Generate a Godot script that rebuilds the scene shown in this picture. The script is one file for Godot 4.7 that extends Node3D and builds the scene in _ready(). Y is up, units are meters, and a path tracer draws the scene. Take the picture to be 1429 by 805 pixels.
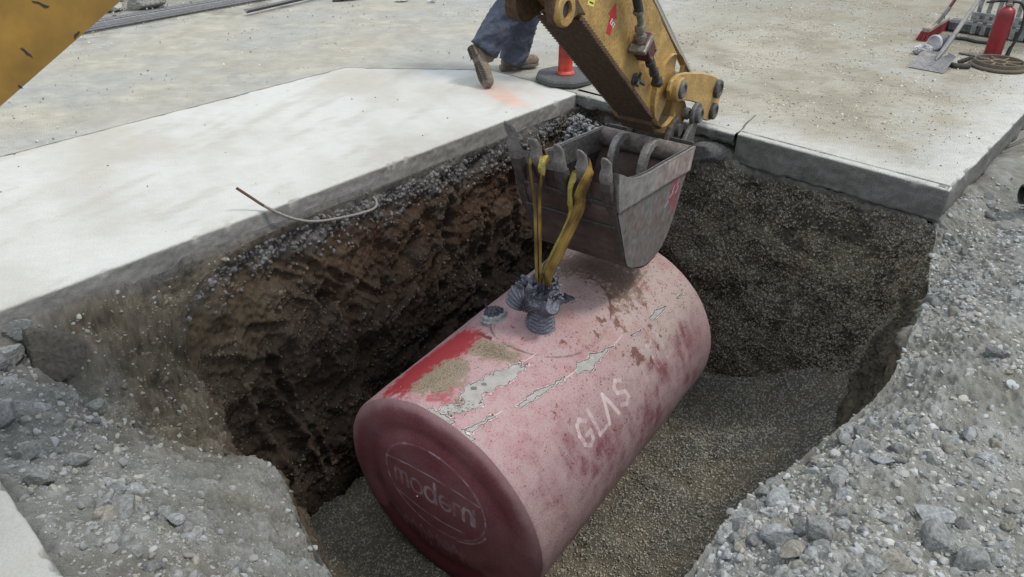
extends Node3D
# An excavation beside a concrete yard: a backhoe lifts a buried fibreglass-coated tank.

var rng := RandomNumberGenerator.new()
var taken := {}
var n_big := FastNoiseLite.new()
var n_mid := FastNoiseLite.new()
var n_fine := FastNoiseLite.new()
var n_ridge := FastNoiseLite.new()
var n_cell := FastNoiseLite.new()
var n_cell2 := FastNoiseLite.new()
var M := {}
var E := Vector3(sin(deg_to_rad(8.0)), 0, cos(deg_to_rad(8.0)))     # from the bucket back towards the machine
var W := Vector3(cos(deg_to_rad(8.0)), 0, -sin(deg_to_rad(8.0)))    # the machine's right
var O := Vector3(-2.11, 0, -3.44)                                    # under the bucket's hinge

# ---------------------------------------------------------------- naming
func numbered(called: String) -> String:
	var k: int = taken.get(called, 0)
	taken[called] = k + 1
	return called if k == 0 else "%s_%03d" % [called, k]

func tag(o: Node, label: String, category: String, group := "") -> void:
	o.set_meta("label", label)
	o.set_meta("category", category)
	if group != "":
		o.set_meta("group", group)

func thing(called: String, label: String, category: String, at := Vector3.ZERO, group := "") -> Node3D:
	var o := Node3D.new()
	o.name = numbered(called)
	o.position = at
	add_child(o, true)
	tag(o, label, category, group)
	return o

func put(mesh: Mesh, called: String, mat: Material, parent: Node = null) -> MeshInstance3D:
	var o := MeshInstance3D.new()
	o.mesh = mesh
	o.material_override = mat
	if parent == null:
		o.name = numbered(called)
		add_child(o, true)
	else:
		o.name = called
		parent.add_child(o, true)
	return o

func structure(mesh: Mesh, called: String, mat: Material) -> MeshInstance3D:
	var o := put(mesh, called, mat)
	o.set_meta("kind", "structure")
	return o

# ---------------------------------------------------------------- mesh helpers
func arrays_mesh(v: PackedVector3Array, idx: PackedInt32Array, col := PackedColorArray(), uv := PackedVector2Array(), smooth := true) -> ArrayMesh:
	var a := []
	a.resize(Mesh.ARRAY_MAX)
	a[Mesh.ARRAY_VERTEX] = v
	a[Mesh.ARRAY_INDEX] = idx
	if col.size():
		a[Mesh.ARRAY_COLOR] = col
	if uv.size():
		a[Mesh.ARRAY_TEX_UV] = uv
	if not smooth:
		# one flat normal per triangle
		var fv := PackedVector3Array()
		var fn := PackedVector3Array()
		var fc := PackedColorArray()
		for k in range(0, idx.size(), 3):
			var n := (v[idx[k + 2]] - v[idx[k]]).cross(v[idx[k + 1]] - v[idx[k]]).normalized()
			for q in 3:
				fv.append(v[idx[k + q]])
				fn.append(n)
				if col.size():
					fc.append((col[idx[k]] + col[idx[k + 1]] + col[idx[k + 2]]) / 3.0)
		var b := []
		b.resize(Mesh.ARRAY_MAX)
		b[Mesh.ARRAY_VERTEX] = fv
		b[Mesh.ARRAY_NORMAL] = fn
		if col.size():
			b[Mesh.ARRAY_COLOR] = fc
		var am := ArrayMesh.new()
		am.add_surface_from_arrays(Mesh.PRIMITIVE_TRIANGLES, b)
		return am
	var st := SurfaceTool.new()
	st.create_from_arrays(a)
	st.generate_normals()
	return st.commit()

func grid_index(nu: int, nv: int, flip := false, j0 := 0, j1 := -1) -> PackedInt32Array:
	# nu columns of nv rows each; vertex = i * nv + j
	if j1 < 0:
		j1 = nv - 1
	var idx := PackedInt32Array()
	idx.resize((nu - 1) * (j1 - j0) * 6)
	var k := 0
	for i in nu - 1:
		for j in range(j0, j1):
			var a := i * nv + j
			var b := a + nv
			if flip:
				idx[k] = a; idx[k + 1] = b; idx[k + 2] = a + 1
				idx[k + 3] = a + 1; idx[k + 4] = b; idx[k + 5] = b + 1
			else:
				idx[k] = a; idx[k + 1] = a + 1; idx[k + 2] = b
				idx[k + 3] = a + 1; idx[k + 4] = b + 1; idx[k + 5] = b
			k += 6
	return idx

func tri(st: SurfaceTool, a: Vector3, b: Vector3, c: Vector3) -> void:
	st.add_vertex(a); st.add_vertex(b); st.add_vertex(c)

func quad(st: SurfaceTool, a: Vector3, b: Vector3, c: Vector3, d: Vector3) -> void:
	tri(st, a, b, c); tri(st, a, c, d)

func begin(smooth := false) -> SurfaceTool:
	var st := SurfaceTool.new()
	st.begin(Mesh.PRIMITIVE_TRIANGLES)
	st.set_smooth_group(0 if smooth else -1)
	return st

func finish(st: SurfaceTool) -> ArrayMesh:
	st.index()
	st.generate_normals()
	return st.commit()

# a box with chamfered edges, in the frame t
func add_box(st: SurfaceTool, t: Transform3D, size: Vector3, ch := 0.004) -> void:
	var h := size * 0.5
	ch = minf(ch, minf(h.x, minf(h.y, h.z)) * 0.9)
	st.set_smooth_group(-1)
	for ax in 3:
		var u := (ax + 1) % 3
		var w := (ax + 2) % 3
		for s in [-1.0, 1.0]:
			var p := []
			for q in [[-1, -1], [1, -1], [1, 1], [-1, 1]]:
				var c := Vector3.ZERO
				c[ax] = s * h[ax]
				c[u] = q[0] * (h[u] - ch)
				c[w] = q[1] * (h[w] - ch)
				p.append(t * c)
			if s > 0: quad(st, p[3], p[2], p[1], p[0])
			else: quad(st, p[0], p[1], p[2], p[3])
	for ax in 3:
		var u := (ax + 1) % 3
		var w := (ax + 2) % 3
		for su in [-1.0, 1.0]:
			for sw in [-1.0, 1.0]:
				var p := []
				for q in [[-1, 0], [1, 0], [1, 1], [-1, 1]]:
					var c := Vector3.ZERO
					c[ax] = q[0] * (h[ax] - ch)
					c[u] = su * (h[u] - (ch if q[1] == 1 else 0.0))
					c[w] = sw * (h[w] - (0.0 if q[1] == 1 else ch))
					p.append(t * c)
				if su * sw > 0: quad(st, p[0], p[1], p[2], p[3])
				else: quad(st, p[3], p[2], p[1], p[0])
	for sx in [-1.0, 1.0]:
		for sy in [-1.0, 1.0]:
			for sz in [-1.0, 1.0]:
				var a := t * Vector3(sx * h.x, sy * (h.y - ch), sz * (h.z - ch))
				var b := t * Vector3(sx * (h.x - ch), sy * h.y, sz * (h.z - ch))
				var c := t * Vector3(sx * (h.x - ch), sy * (h.y - ch), sz * h.z)
				if sx * sy * sz > 0: tri(st, a, c, b)
				else: tri(st, a, b, c)

# a tube swept along points; radius may be an Array, one per point
func add_tube(st: SurfaceTool, pts: Array, radius, sides := 10, caps := true) -> void:
	st.set_smooth_group(1)
	var rings := []
	var side := Vector3.UP
	var n := pts.size()
	for i in n:
		var d: Vector3 = ((pts[mini(i + 1, n - 1)] as Vector3) - (pts[maxi(i - 1, 0)] as Vector3)).normalized()
		if i == 0:
			side = d.cross(Vector3.UP if absf(d.y) < 0.9 else Vector3.RIGHT).normalized()
		side = (side - d * side.dot(d)).normalized()
		var up := d.cross(side)
		var r: float = radius[i] if radius is Array else radius
		var ring := []
		for k in sides:
			var a := TAU * k / sides
			ring.append((pts[i] as Vector3) + (side * cos(a) + up * sin(a)) * r)
		rings.append(ring)
	for i in n - 1:
		for k in sides:
			var k2 := (k + 1) % sides
			quad(st, rings[i][k], rings[i + 1][k], rings[i + 1][k2], rings[i][k2])
	if caps:
		st.set_smooth_group(-1)
		for k in sides:
			var k2 := (k + 1) % sides
			tri(st, pts[0], rings[0][k], rings[0][k2])
			tri(st, pts[n - 1], rings[n - 1][k2], rings[n - 1][k])

func bar(st: SurfaceTool, a: Vector3, b: Vector3, r, sides := 16, caps := true) -> void:
	add_tube(st, [a, b], r, sides, caps)

# a surface of revolution about the axis from at along dir; profile = [radius, height] pairs; crease splits rings for hard edges
func add_lathe(st: SurfaceTool, at: Vector3, dir: Vector3, profile: Array, sides := 32, squeeze := 1.0) -> void:
	var s := dir.cross(Vector3.UP if absf(dir.y) < 0.9 else Vector3.RIGHT).normalized()
	var u := s.cross(dir)
	for i in profile.size() - 1:
		var p0 = profile[i]
		var p1 = profile[i + 1]
		st.set_smooth_group(i + 1 if profile[i].size() < 3 else profile[i][2])
		for k in sides:
			var a0 := TAU * k / sides
			var a1 := TAU * (k + 1) / sides
			var d0 := s * cos(a0) + u * sin(a0) * squeeze
			var d1 := s * cos(a1) + u * sin(a1) * squeeze
			var q0: Vector3 = at + d0 * p0[0] + dir * p0[1]
			var q1: Vector3 = at + d1 * p0[0] + dir * p0[1]
			var q2: Vector3 = at + d1 * p1[0] + dir * p1[1]
			var q3: Vector3 = at + d0 * p1[0] + dir * p1[1]
			if p0[0] < 1e-6: tri(st, q0, q3, q2)
			elif p1[0] < 1e-6: tri(st, q0, q3, q1)
			else: quad(st, q0, q3, q2, q1)

# a polygon (in 2D) extruded between two offsets along n; ex, ey span the polygon's plane; edges bevelled by ch
func add_plate(st: SurfaceTool, poly: PackedVector2Array, o: Vector3, ex: Vector3, ey: Vector3, n: Vector3, w0: float, w1: float, ch := 0.003) -> void:
	st.set_smooth_group(-1)
	if Geometry2D.is_polygon_clockwise(poly):
		poly = poly.duplicate()
		poly.reverse()
	var inner := poly
	if ch > 0.0:
		var off := Geometry2D.offset_polygon(poly, -ch, Geometry2D.JOIN_MITER)
		if off.size() == 1 and off[0].size() == poly.size():
			# keep the same order
			var best := 0
			for k in off[0].size():
				if off[0][k].distance_to(poly[0]) < off[0][best].distance_to(poly[0]):
					best = k
			inner = PackedVector2Array()
			for k in poly.size():
				inner.append(off[0][(best + k) % poly.size()])
		else:
			ch = 0.0
	var at := func(p: Vector2, w: float) -> Vector3: return o + ex * p.x + ey * p.y + n * w
	var hand := ex.cross(ey).dot(n) > 0.0
	var idx := Geometry2D.triangulate_polygon(inner)
	for k in range(0, idx.size(), 3):
		var a := inner[idx[k]]
		var b := inner[idx[k + 1]]
		var c := inner[idx[k + 2]]
		var ccw := (b - a).cross(c - a) > 0.0
		if ccw != hand:
			tri(st, at.call(a, w1), at.call(b, w1), at.call(c, w1)); tri(st, at.call(a, w0), at.call(c, w0), at.call(b, w0))
		else:
			tri(st, at.call(a, w1), at.call(c, w1), at.call(b, w1)); tri(st, at.call(a, w0), at.call(b, w0), at.call(c, w0))
	var m := poly.size()
	for k in m:
		var a := poly[k]
		var b := poly[(k + 1) % m]
		var c := inner[k]
		var d := inner[(k + 1) % m]
		var rows := [[c, d, w0], [a, b, w0 + ch], [a, b, w1 - ch], [c, d, w1]]
		for r in 3:
			if ch == 0.0 and r != 1:
				continue
			var p0: Vector3 = at.call(rows[r][0], rows[r][2])
			var p1: Vector3 = at.call(rows[r][1], rows[r][2])
			var p2: Vector3 = at.call(rows[r + 1][1], rows[r + 1][2])
			var p3: Vector3 = at.call(rows[r + 1][0], rows[r + 1][2])
			if hand: quad(st, p3, p2, p1, p0)
			else: quad(st, p0, p1, p2, p3)

func circle2(c: Vector2, r: float, a0 := 0.0, a1 := TAU, n := 20, close := false) -> PackedVector2Array:
	var p := PackedVector2Array()
	for k in n + (1 if close else 0):
		var a := a0 + (a1 - a0) * k / n
		p.append(c + Vector2(cos(a), sin(a)) * r)
	return p

func ss(a: float, b: float, x: float) -> float:
	return smoothstep(a, b, x)

func lin(r: float, g: float, b: float) -> Color:
	return Color(r, g, b).linear_to_srgb()

# ---------------------------------------------------------------- materials
func noise_tex(freq: float, lo: float, hi: float, seed_: int, size := 512, type := FastNoiseLite.TYPE_SIMPLEX, octaves := 4, gain := 0.6) -> NoiseTexture2D:
	var n := FastNoiseLite.new()
	n.noise_type = type
	n.frequency = freq
	n.seed = seed_
	n.fractal_octaves = octaves
	n.fractal_gain = gain
	var t := NoiseTexture2D.new()
	t.width = size
	t.height = size
	t.seamless = true
	t.noise = n
	var g := Gradient.new()
	g.set_color(0, Color(lo, lo, lo))
	g.set_color(1, Color(hi, hi, hi))
	t.color_ramp = g
	return t

func normal_tex(freq: float, strength: float, seed_: int, size := 512, type := FastNoiseLite.TYPE_SIMPLEX, octaves := 5) -> NoiseTexture2D:
	var n := FastNoiseLite.new()
	n.noise_type = type
	n.frequency = freq
	n.seed = seed_
	n.fractal_octaves = octaves
	n.fractal_gain = 0.6
	var t := NoiseTexture2D.new()
	t.width = size
	t.height = size
	t.seamless = true
	t.as_normal_map = true
	t.bump_strength = strength
	t.noise = n
	return t

func ground_mat(name_: String, grain: Texture2D, normal: Texture2D, per_metre: float, rough := 0.95, nscale := 1.0) -> StandardMaterial3D:
	var m := StandardMaterial3D.new()
	m.resource_name = name_
	m.vertex_color_use_as_albedo = true
	m.albedo_texture = grain
	m.normal_enabled = normal != null
	m.normal_texture = normal
	m.normal_scale = nscale
	m.uv1_triplanar = true
	m.uv1_world_triplanar = true
	m.uv1_scale = Vector3.ONE * per_metre
	m.roughness = rough
	m.metallic_specular = 0.25
	return m

func plain_mat(name_: String, c: Color, rough := 0.6, metal := 0.0, spec := 0.5) -> StandardMaterial3D:
	var m := StandardMaterial3D.new()
	m.resource_name = name_
	m.albedo_color = c
	m.roughness = rough
	m.metallic = metal
	m.metallic_specular = spec
	return m

# a material with a worn, mottled face: albedo x noise, triplanar in the object's axes
func worn_mat(name_: String, c: Color, tex: Texture2D, scale := 2.0, rough := 0.6, metal := 0.0, normal: Texture2D = null, nscale := 0.5) -> StandardMaterial3D:
	var m := plain_mat(name_, c, rough, metal)
	m.albedo_texture = tex
	m.uv1_triplanar = true
	m.uv1_world_triplanar = true
	m.uv1_scale = Vector3.ONE * scale
	if normal:
		m.normal_enabled = true
		m.normal_texture = normal
		m.normal_scale = nscale
	return m

func setup_noise() -> void:
	n_big.seed = 3; n_big.frequency = 1.0; n_big.fractal_octaves = 3
	n_mid.seed = 11; n_mid.frequency = 5.0; n_mid.fractal_octaves = 4; n_mid.fractal_gain = 0.55
	n_fine.seed = 23; n_fine.frequency = 28.0; n_fine.fractal_octaves = 3; n_fine.fractal_gain = 0.6
	n_ridge.seed = 31; n_ridge.frequency = 3.2; n_ridge.fractal_type = FastNoiseLite.FRACTAL_RIDGED; n_ridge.fractal_octaves = 4
	n_cell.seed = 47; n_cell.frequency = 22.0; n_cell.noise_type = FastNoiseLite.TYPE_CELLULAR; n_cell.fractal_octaves = 2
	n_cell2.seed = 53; n_cell2.frequency = 55.0; n_cell2.noise_type = FastNoiseLite.TYPE_CELLULAR; n_cell2.fractal_octaves = 1

# ---------------------------------------------------------------- the pit and the dirt round it
# height of the dirt outside the pit's rim
func dirt(x: float, z: float) -> float:
	var near := -0.07 - maxf(0.0, -0.14 - z) * 0.74
	near -= 0.12 * ss(-2.2, -2.7, x) * ss(-0.5, -0.9, z)
	near += 0.10 * exp(-pow((x + 2.75) / 0.35, 2.0) - pow((z + 0.32) / 0.22, 2.0))
	near += 0.05 * exp(-pow((x + 1.75) / 0.35, 2.0) - pow((z + 0.40) / 0.2, 2.0))
	var left := -0.09 - maxf(0.0, x + 3.05) * 1.3 + clampf(-3.05 - x, 0.0, 0.12) * 0.5
	var right := -0.2 - 0.17 * ss(-0.2, -0.62, x) + 0.05 * ss(-3.0, -5.5, z)
	right += 0.13 * ss(-3.95, -4.25, z) * ss(-0.40, -0.68, x) + 0.04 * ss(-4.05, -4.3, z) * ss(-0.1, -0.5, x)
	right -= 0.10 * ss(-3.2, -2.6, z) * ss(-1.6, -2.2, z)
	var r := ss(-1.15, -0.7, x)
	var a := near
	if left > a - 0.2:
		var h := clampf(0.5 + 0.5 * (left - a) / 0.12, 0.0, 1.0)
		a = lerpf(a, left, h) + 0.12 * h * (1.0 - h)
	return lerpf(a, maxf(near, right) if z > -0.6 else right, r)

func floor_y(x: float, z: float) -> float:
	var rise := ss(-1.75, -0.55, x)
	return -1.84 + rise * (0.12 + 0.5 * ss(-2.0, -3.7, z)) + 0.16 * ss(-3.55, -3.95, z)

var rim := PackedVector3Array()          # the pit's rim, closed, sampled evenly
var rim_in := PackedVector2Array()       # inward direction
var rim_kind := PackedFloat32Array()

func make_rim() -> void:
	var c := PackedVector2Array([
		Vector2(-3.03, -3.98), Vector2(-2.7, -4.05), Vector2(-2.0, -4.06), Vector2(-1.3, -4.07), Vector2(-0.85, -4.08),
		Vector2(-0.66, -3.95), Vector2(-0.53, -3.55), Vector2(-0.49, -3.2), Vector2(-0.45, -2.85), Vector2(-0.48, -2.62), Vector2(-0.56, -2.2), Vector2(-0.60, -1.9), Vector2(-0.58, -1.45), Vector2(-0.62, -1.1),
		Vector2(-0.85, -0.8), Vector2(-1.2, -0.71), Vector2(-1.57, -0.76), Vector2(-1.95, -0.87), Vector2(-2.22, -0.95), Vector2(-2.38, -0.84), Vector2(-2.58, -0.93),
		Vector2(-2.82, -0.95), Vector2(-2.96, -1.10), Vector2(-3.02, -1.6), Vector2(-3.03, -2.4), Vector2(-3.03, -3.2)])
	var curve := Curve2D.new()
	var n := c.size()
	for k in n + 1:
		var t: Vector2 = (c[(k + 1) % n] - c[(k + n - 1) % n]) * 0.16
		curve.add_point(c[k % n], -t, t)
	curve.bake_interval = 0.005
	var long := curve.get_baked_length()
	var m := int(long / 0.009)
	for k in m:
		var p := curve.sample_baked(long * k / m, true)
		var q := curve.sample_baked(fposmod(long * k / m + 0.04, long), true)
		var o := curve.sample_baked(fposmod(long * k / m - 0.04, long), true)
		var d := (q - o).normalized()
		rim_in.append(Vector2(-d.y, d.x))
		rim.append(Vector3(p.x, 0, p.y))
	# smooth the inward directions so that corners fan out
	for pass_ in 70:
		var s := rim_in.duplicate()
		for k in m:
			s[k] = (rim_in[(k + m - 3) % m] + rim_in[k] + rim_in[(k + 3) % m]).normalized()
		rim_in = s
	for k in m:
		var p := rim[k]
		var y := dirt(p.x, p.z)
		var back := ss(-3.8, -3.95, p.z)
		var left := ss(-2.9, -2.99, p.x) * ss(-1.1, -1.5, p.z)
		y = lerpf(y, -0.105, left)
		y = lerpf(y, lerpf(-0.09, -0.19, ss(-2.0, -1.75, p.x)), back)
		rim[k].y = y

func dirt_colour(p: Vector3, wall: float) -> Color:
	# wall: 0 on the open ground .. 1 on the pit wall
	var g := n_big.get_noise_3d(p.x * 1.3, p.y * 1.3, p.z * 1.3)
	var f := n_mid.get_noise_3d(p.x, p.y, p.z)
	var h := n_fine.get_noise_3d(p.x, p.y, p.z)
	var grey := Color(0.325, 0.33, 0.315)
	var tan := Color(0.30, 0.27, 0.205)
	var open := grey.lerp(tan, clampf(0.16 + g * 0.5, 0.0, 0.6))
	open = open.lerp(Color(0.41, 0.425, 0.43), clampf(f * 0.9, 0.0, 0.45))
	open = open * (0.92 + 0.35 * f + 0.35 * h)
	if p.x < -1.0:
		open = open * 0.80
		var brown := ss(-2.15, -2.6, p.x + 0.15 * g) * ss(-0.42, -0.7, p.z + 0.2 * g)
		open = open.lerp(Color(0.14, 0.117, 0.086) * (1.0 + 0.9 * f + 0.7 * h), brown * 0.9)
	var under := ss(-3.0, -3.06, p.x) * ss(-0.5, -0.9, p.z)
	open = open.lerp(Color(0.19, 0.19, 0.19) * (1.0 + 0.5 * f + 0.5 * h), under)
	if wall <= 0.0:
		return open
	var c: Color
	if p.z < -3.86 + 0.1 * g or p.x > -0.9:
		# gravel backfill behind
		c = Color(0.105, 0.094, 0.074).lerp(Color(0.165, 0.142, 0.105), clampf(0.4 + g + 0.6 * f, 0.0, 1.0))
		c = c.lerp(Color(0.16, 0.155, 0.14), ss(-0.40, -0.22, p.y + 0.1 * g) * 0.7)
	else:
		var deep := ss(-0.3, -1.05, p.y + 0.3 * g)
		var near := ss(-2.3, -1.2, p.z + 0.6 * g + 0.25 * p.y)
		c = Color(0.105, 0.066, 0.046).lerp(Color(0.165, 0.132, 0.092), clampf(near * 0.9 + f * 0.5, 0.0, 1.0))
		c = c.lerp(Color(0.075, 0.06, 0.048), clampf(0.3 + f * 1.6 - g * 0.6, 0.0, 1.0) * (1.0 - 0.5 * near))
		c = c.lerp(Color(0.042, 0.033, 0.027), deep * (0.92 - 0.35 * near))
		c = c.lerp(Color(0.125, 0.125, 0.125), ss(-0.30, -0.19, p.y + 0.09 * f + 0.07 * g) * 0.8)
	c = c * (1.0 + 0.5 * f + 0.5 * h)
	return open.lerp(c, wall)

# gouges left by the bucket's teeth in the left wall: from (z, y) to (z, y), half width, depth
const GOUGES := [[-1.25, -0.75, -1.42, -1.55, 0.07, 0.075], [-1.36, -0.72, -1.56, -1.60, 0.03, 0.05], [-1.55, -0.35, -1.95, -0.75, 0.035, 0.05], [-1.68, -0.30, -2.12, -0.72, 0.028, 0.045], [-1.80, -0.95, -1.75, -0.40, 0.04, 0.05], [-2.05, -0.85, -2.55, -0.45, 0.045, 0.055], [-2.2, -1.0, -2.7, -0.6, 0.04, 0.05], [-2.6, -0.9, -2.75, -0.3, 0.05, 0.06], [-3.0, -1.0, -3.05, -0.35, 0.05, 0.055], [-3.3, -0.9, -3.3, -0.3, 0.04, 0.05], [-1.1, -0.45, -1.5, -0.60, 0.03, 0.045], [-1.02, -0.55, -1.38, -0.78, 0.03, 0.05], [-2.4, -1.3, -2.9, -1.1, 0.05, 0.05]]

func gouge(y: float, z: float) -> float:
	var out := 0.0
	var p := Vector2(z + 0.03 * n_mid.get_noise_2d(y, z), y)
	for g in GOUGES:
		var a := Vector2(g[0], g[1])
		var b := Vector2(g[2], g[3])
		var d := p.distance_to(Geometry2D.get_closest_point_to_segment(p, a, b)) / (g[4] as float)
		if d < 2.2:
			out += g[5] * (-maxf(0.0, 1.0 - d * d) + 0.45 * exp(-pow((d - 1.35) / 0.35, 2.0)))
	return out * clampf(0.55 + 1.5 * n_mid.get_noise_2d(y * 0.7 + 3.0, z * 0.7), 0.0, 1.2)

func build_pit() -> void:
	make_rim()
	var m := rim.size()
	var inner := 190
	var outer := 170
	var rows := inner + outer + 1
	var v := PackedVector3Array()
	var col := PackedColorArray()
	v.resize((m + 1) * rows)
	col.resize((m + 1) * rows)
	for i in m + 1:
		var k := i % m
		var r := rim[k]
		var d := Vector3(rim_in[k].x, 0, rim_in[k].y)
		var is_left := ss(-2.6, -2.95, r.x) * ss(-0.95, -1.25, r.z)
		var is_back := ss(-3.75, -3.95, r.z) * ss(0.8, 0.97, d.z) * ss(-0.88, -1.05, r.x)
		var held := maxf(is_left, is_back)
		var reach := lerpf(3.2, 0.40, clampf(held * 3.0, 0.0, 1.0))
		if r.z > -1.3 and r.x < -0.75:
			reach = minf(reach, lerpf(1.1, 3.2, ss(-1.2, -0.75, r.x)))
		if r.x < -2.5 and r.z > -1.6:
			reach = minf(reach, lerpf(1.1, 0.6, ss(-2.4, -2.9, r.x)))
		var foot := lerpf(0.2, 0.13, is_left)
		foot = lerpf(foot, 0.2, ss(-2.5, -1.5, r.z) * ss(-2.7, -2.9, r.x))
		foot = lerpf(foot, 0.16, is_back)
		for j in rows:
			var p: Vector3
			var wall := 0.0
			if j >= outer:
				var t := float(j - outer) / inner
				var bend := pow(t, 1.4) * 0.75 + 0.25 * t
				p = r + d * (foot * bend)
				var bottom := floor_y(p.x, p.z) - 0.07
				p.y = lerpf(r.y, bottom, t)
				wall = ss(0.0, 0.05, t)
			else:
				var t := float(outer - j) / outer
				p = r - d * (reach * (0.2 * t + 0.8 * pow(t, 4.0)))
				p.y = lerpf(dirt(p.x, p.z), r.y, clampf(maxf(held * 2.0, 1.0 - t * 9.0), 0.0, 1.0)) + 0.09 * held * ss(0.5, 1.0, t)
			if j < outer and p.x < -2.85 and p.z > -2.2:
				p.y = maxf(p.y, lerpf(p.y, dirt(p.x, p.z) + 0.012, ss(-2.85, -3.0, p.x)))
			var big := n_big.get_noise_3d(p.x * 2.0 + 9.0, p.y * 2.0, p.z * 2.0)
			var mid := n_mid.get_noise_3d(p.x, p.y, p.z)
			var fine := n_fine.get_noise_3d(p.x, p.y, p.z)
			var amount := 0.0
			var dir := Vector3.UP
			if j >= outer:
				# clawed by the bucket's teeth: grooves that run down and along
				var cl := n_ridge.get_noise_3d(p.x * 0.5, (p.y + p.z * 0.75) * 1.0, (p.z - p.y * 0.9) * 0.25)
				var amp := lerpf(0.45, 1.0, is_left)
				amount = 0.085 * big * wall + amp * (0.034 * mid + 0.03 * (cl - 0.2)) * wall + 0.017 * fine
				amount += 0.02 * (0.5 + n_cell.get_noise_3d(p.x, p.y, p.z)) * wall
				if is_left > 0.01:
					amount += is_left * wall * gouge(p.y, p.z)
				dir = (d * (0.35 + 0.65 * wall) + Vector3.UP * (1.0 - 0.8 * wall)).normalized()
			else:
				amount = 0.035 * big + 0.030 * mid + 0.019 * fine + 0.006 * n_cell.get_noise_3d(p.x, p.y, p.z)
				amount += 0.006 * n_cell2.get_noise_3d(p.x, p.y, p.z)
				amount += (0.05 * mid + 0.03 * n_ridge.get_noise_3d(p.x, p.y * 1.5, p.z * 0.6)) * ss(-2.3, -2.7, p.x) * ss(-0.45, -0.7, p.z) * ss(-3.04, -2.94, p.x)
				amount *= lerpf(1.0, 0.15, held)
				dir = (d * 0.35 + Vector3.UP).normalized()
			p += dir * amount
			var at := i * rows + j
			v[at] = p
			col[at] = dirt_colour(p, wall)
	var nor := PackedVector3Array()
	nor.resize(v.size())
	for i in m + 1:
		var il := (i + m - 1) % m
		var ir := (i + 1) % m
		for j in rows:
			var du := v[ir * rows + j] - v[il * rows + j]
			var dv := v[i * rows + mini(j + 1, rows - 1)] - v[i * rows + maxi(j - 1, 0)]
			nor[i * rows + j] = du.cross(dv).normalized()
	bank_v = v
	bank_n = nor
	bank_rows = rows
	bank_outer = outer
	for part in 2:
		var a := []
		a.resize(Mesh.ARRAY_MAX)
		a[Mesh.ARRAY_VERTEX] = v
		a[Mesh.ARRAY_NORMAL] = nor
		a[Mesh.ARRAY_COLOR] = col
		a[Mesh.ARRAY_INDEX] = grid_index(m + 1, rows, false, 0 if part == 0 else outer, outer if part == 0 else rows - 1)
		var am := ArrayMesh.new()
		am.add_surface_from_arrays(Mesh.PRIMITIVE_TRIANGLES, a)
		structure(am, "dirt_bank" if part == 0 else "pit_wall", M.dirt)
	# gravel floor of the pit
	var xs := PackedFloat32Array()
	var zs := PackedFloat32Array()
	var x := -3.2
	while x < -0.4:
		xs.append(x); x += 0.012
	var z := -4.2
	while z < -0.6:
		zs.append(z); z += 0.012
	var fv := PackedVector3Array()
	var fc := PackedColorArray()
	for px in xs:
		for pz in zs:
			var g := n_mid.get_noise_2d(px * 0.5, pz * 0.5)
			var y := floor_y(px, pz) + 0.05 * g + 0.008 * n_fine.get_noise_2d(px * 1.6, pz * 1.6)
			fv.append(Vector3(px, y, pz))
			var t := Color(0.36, 0.325, 0.255).lerp(Color(0.24, 0.23, 0.195), clampf(0.4 + 1.0 * g - 0.3 * (pz + 2.2), 0.0, 1.0))
			fc.append(t * (1.0 + 0.5 * n_fine.get_noise_2d(px * 2.0, pz * 2.0)))
	structure(arrays_mesh(fv, grid_index(xs.size(), zs.size(), true), fc), "pit_floor", M.gravel)

# ---------------------------------------------------------------- concrete
func lines(marks: Array) -> PackedFloat32Array:
	# [start, step, stop, step, stop ...]: grid lines dense where the ground is seen
	var out := PackedFloat32Array([marks[0]])
	var k := 1
	while k < marks.size():
		var x := out[out.size() - 1]
		while x < marks[k + 1] - marks[k] * 0.5:
			x += marks[k]
			out.append(x)
		out[out.size() - 1] = marks[k + 1]
		k += 2
	return out

func sheet(xs: PackedFloat32Array, zs: PackedFloat32Array, y: float, colour: Callable, rough := 0.0) -> ArrayMesh:
	var v := PackedVector3Array()
	var c := PackedColorArray()
	for x in xs:
		for z in zs:
			v.append(Vector3(x, y + (rough * n_big.get_noise_2d(x * 0.8, z * 0.8) if rough > 0.0 else 0.0), z))
			c.append(colour.call(x, z))
	return arrays_mesh(v, grid_index(xs.size(), zs.size(), true), c)

func streaks(x: float, z: float, ang: float, along: float, across: float) -> float:
	var a := x * cos(ang) + z * sin(ang)
	var b := -x * sin(ang) + z * cos(ang)
	return n_big.get_noise_2d(a * along, b * across + 40.0)

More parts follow.
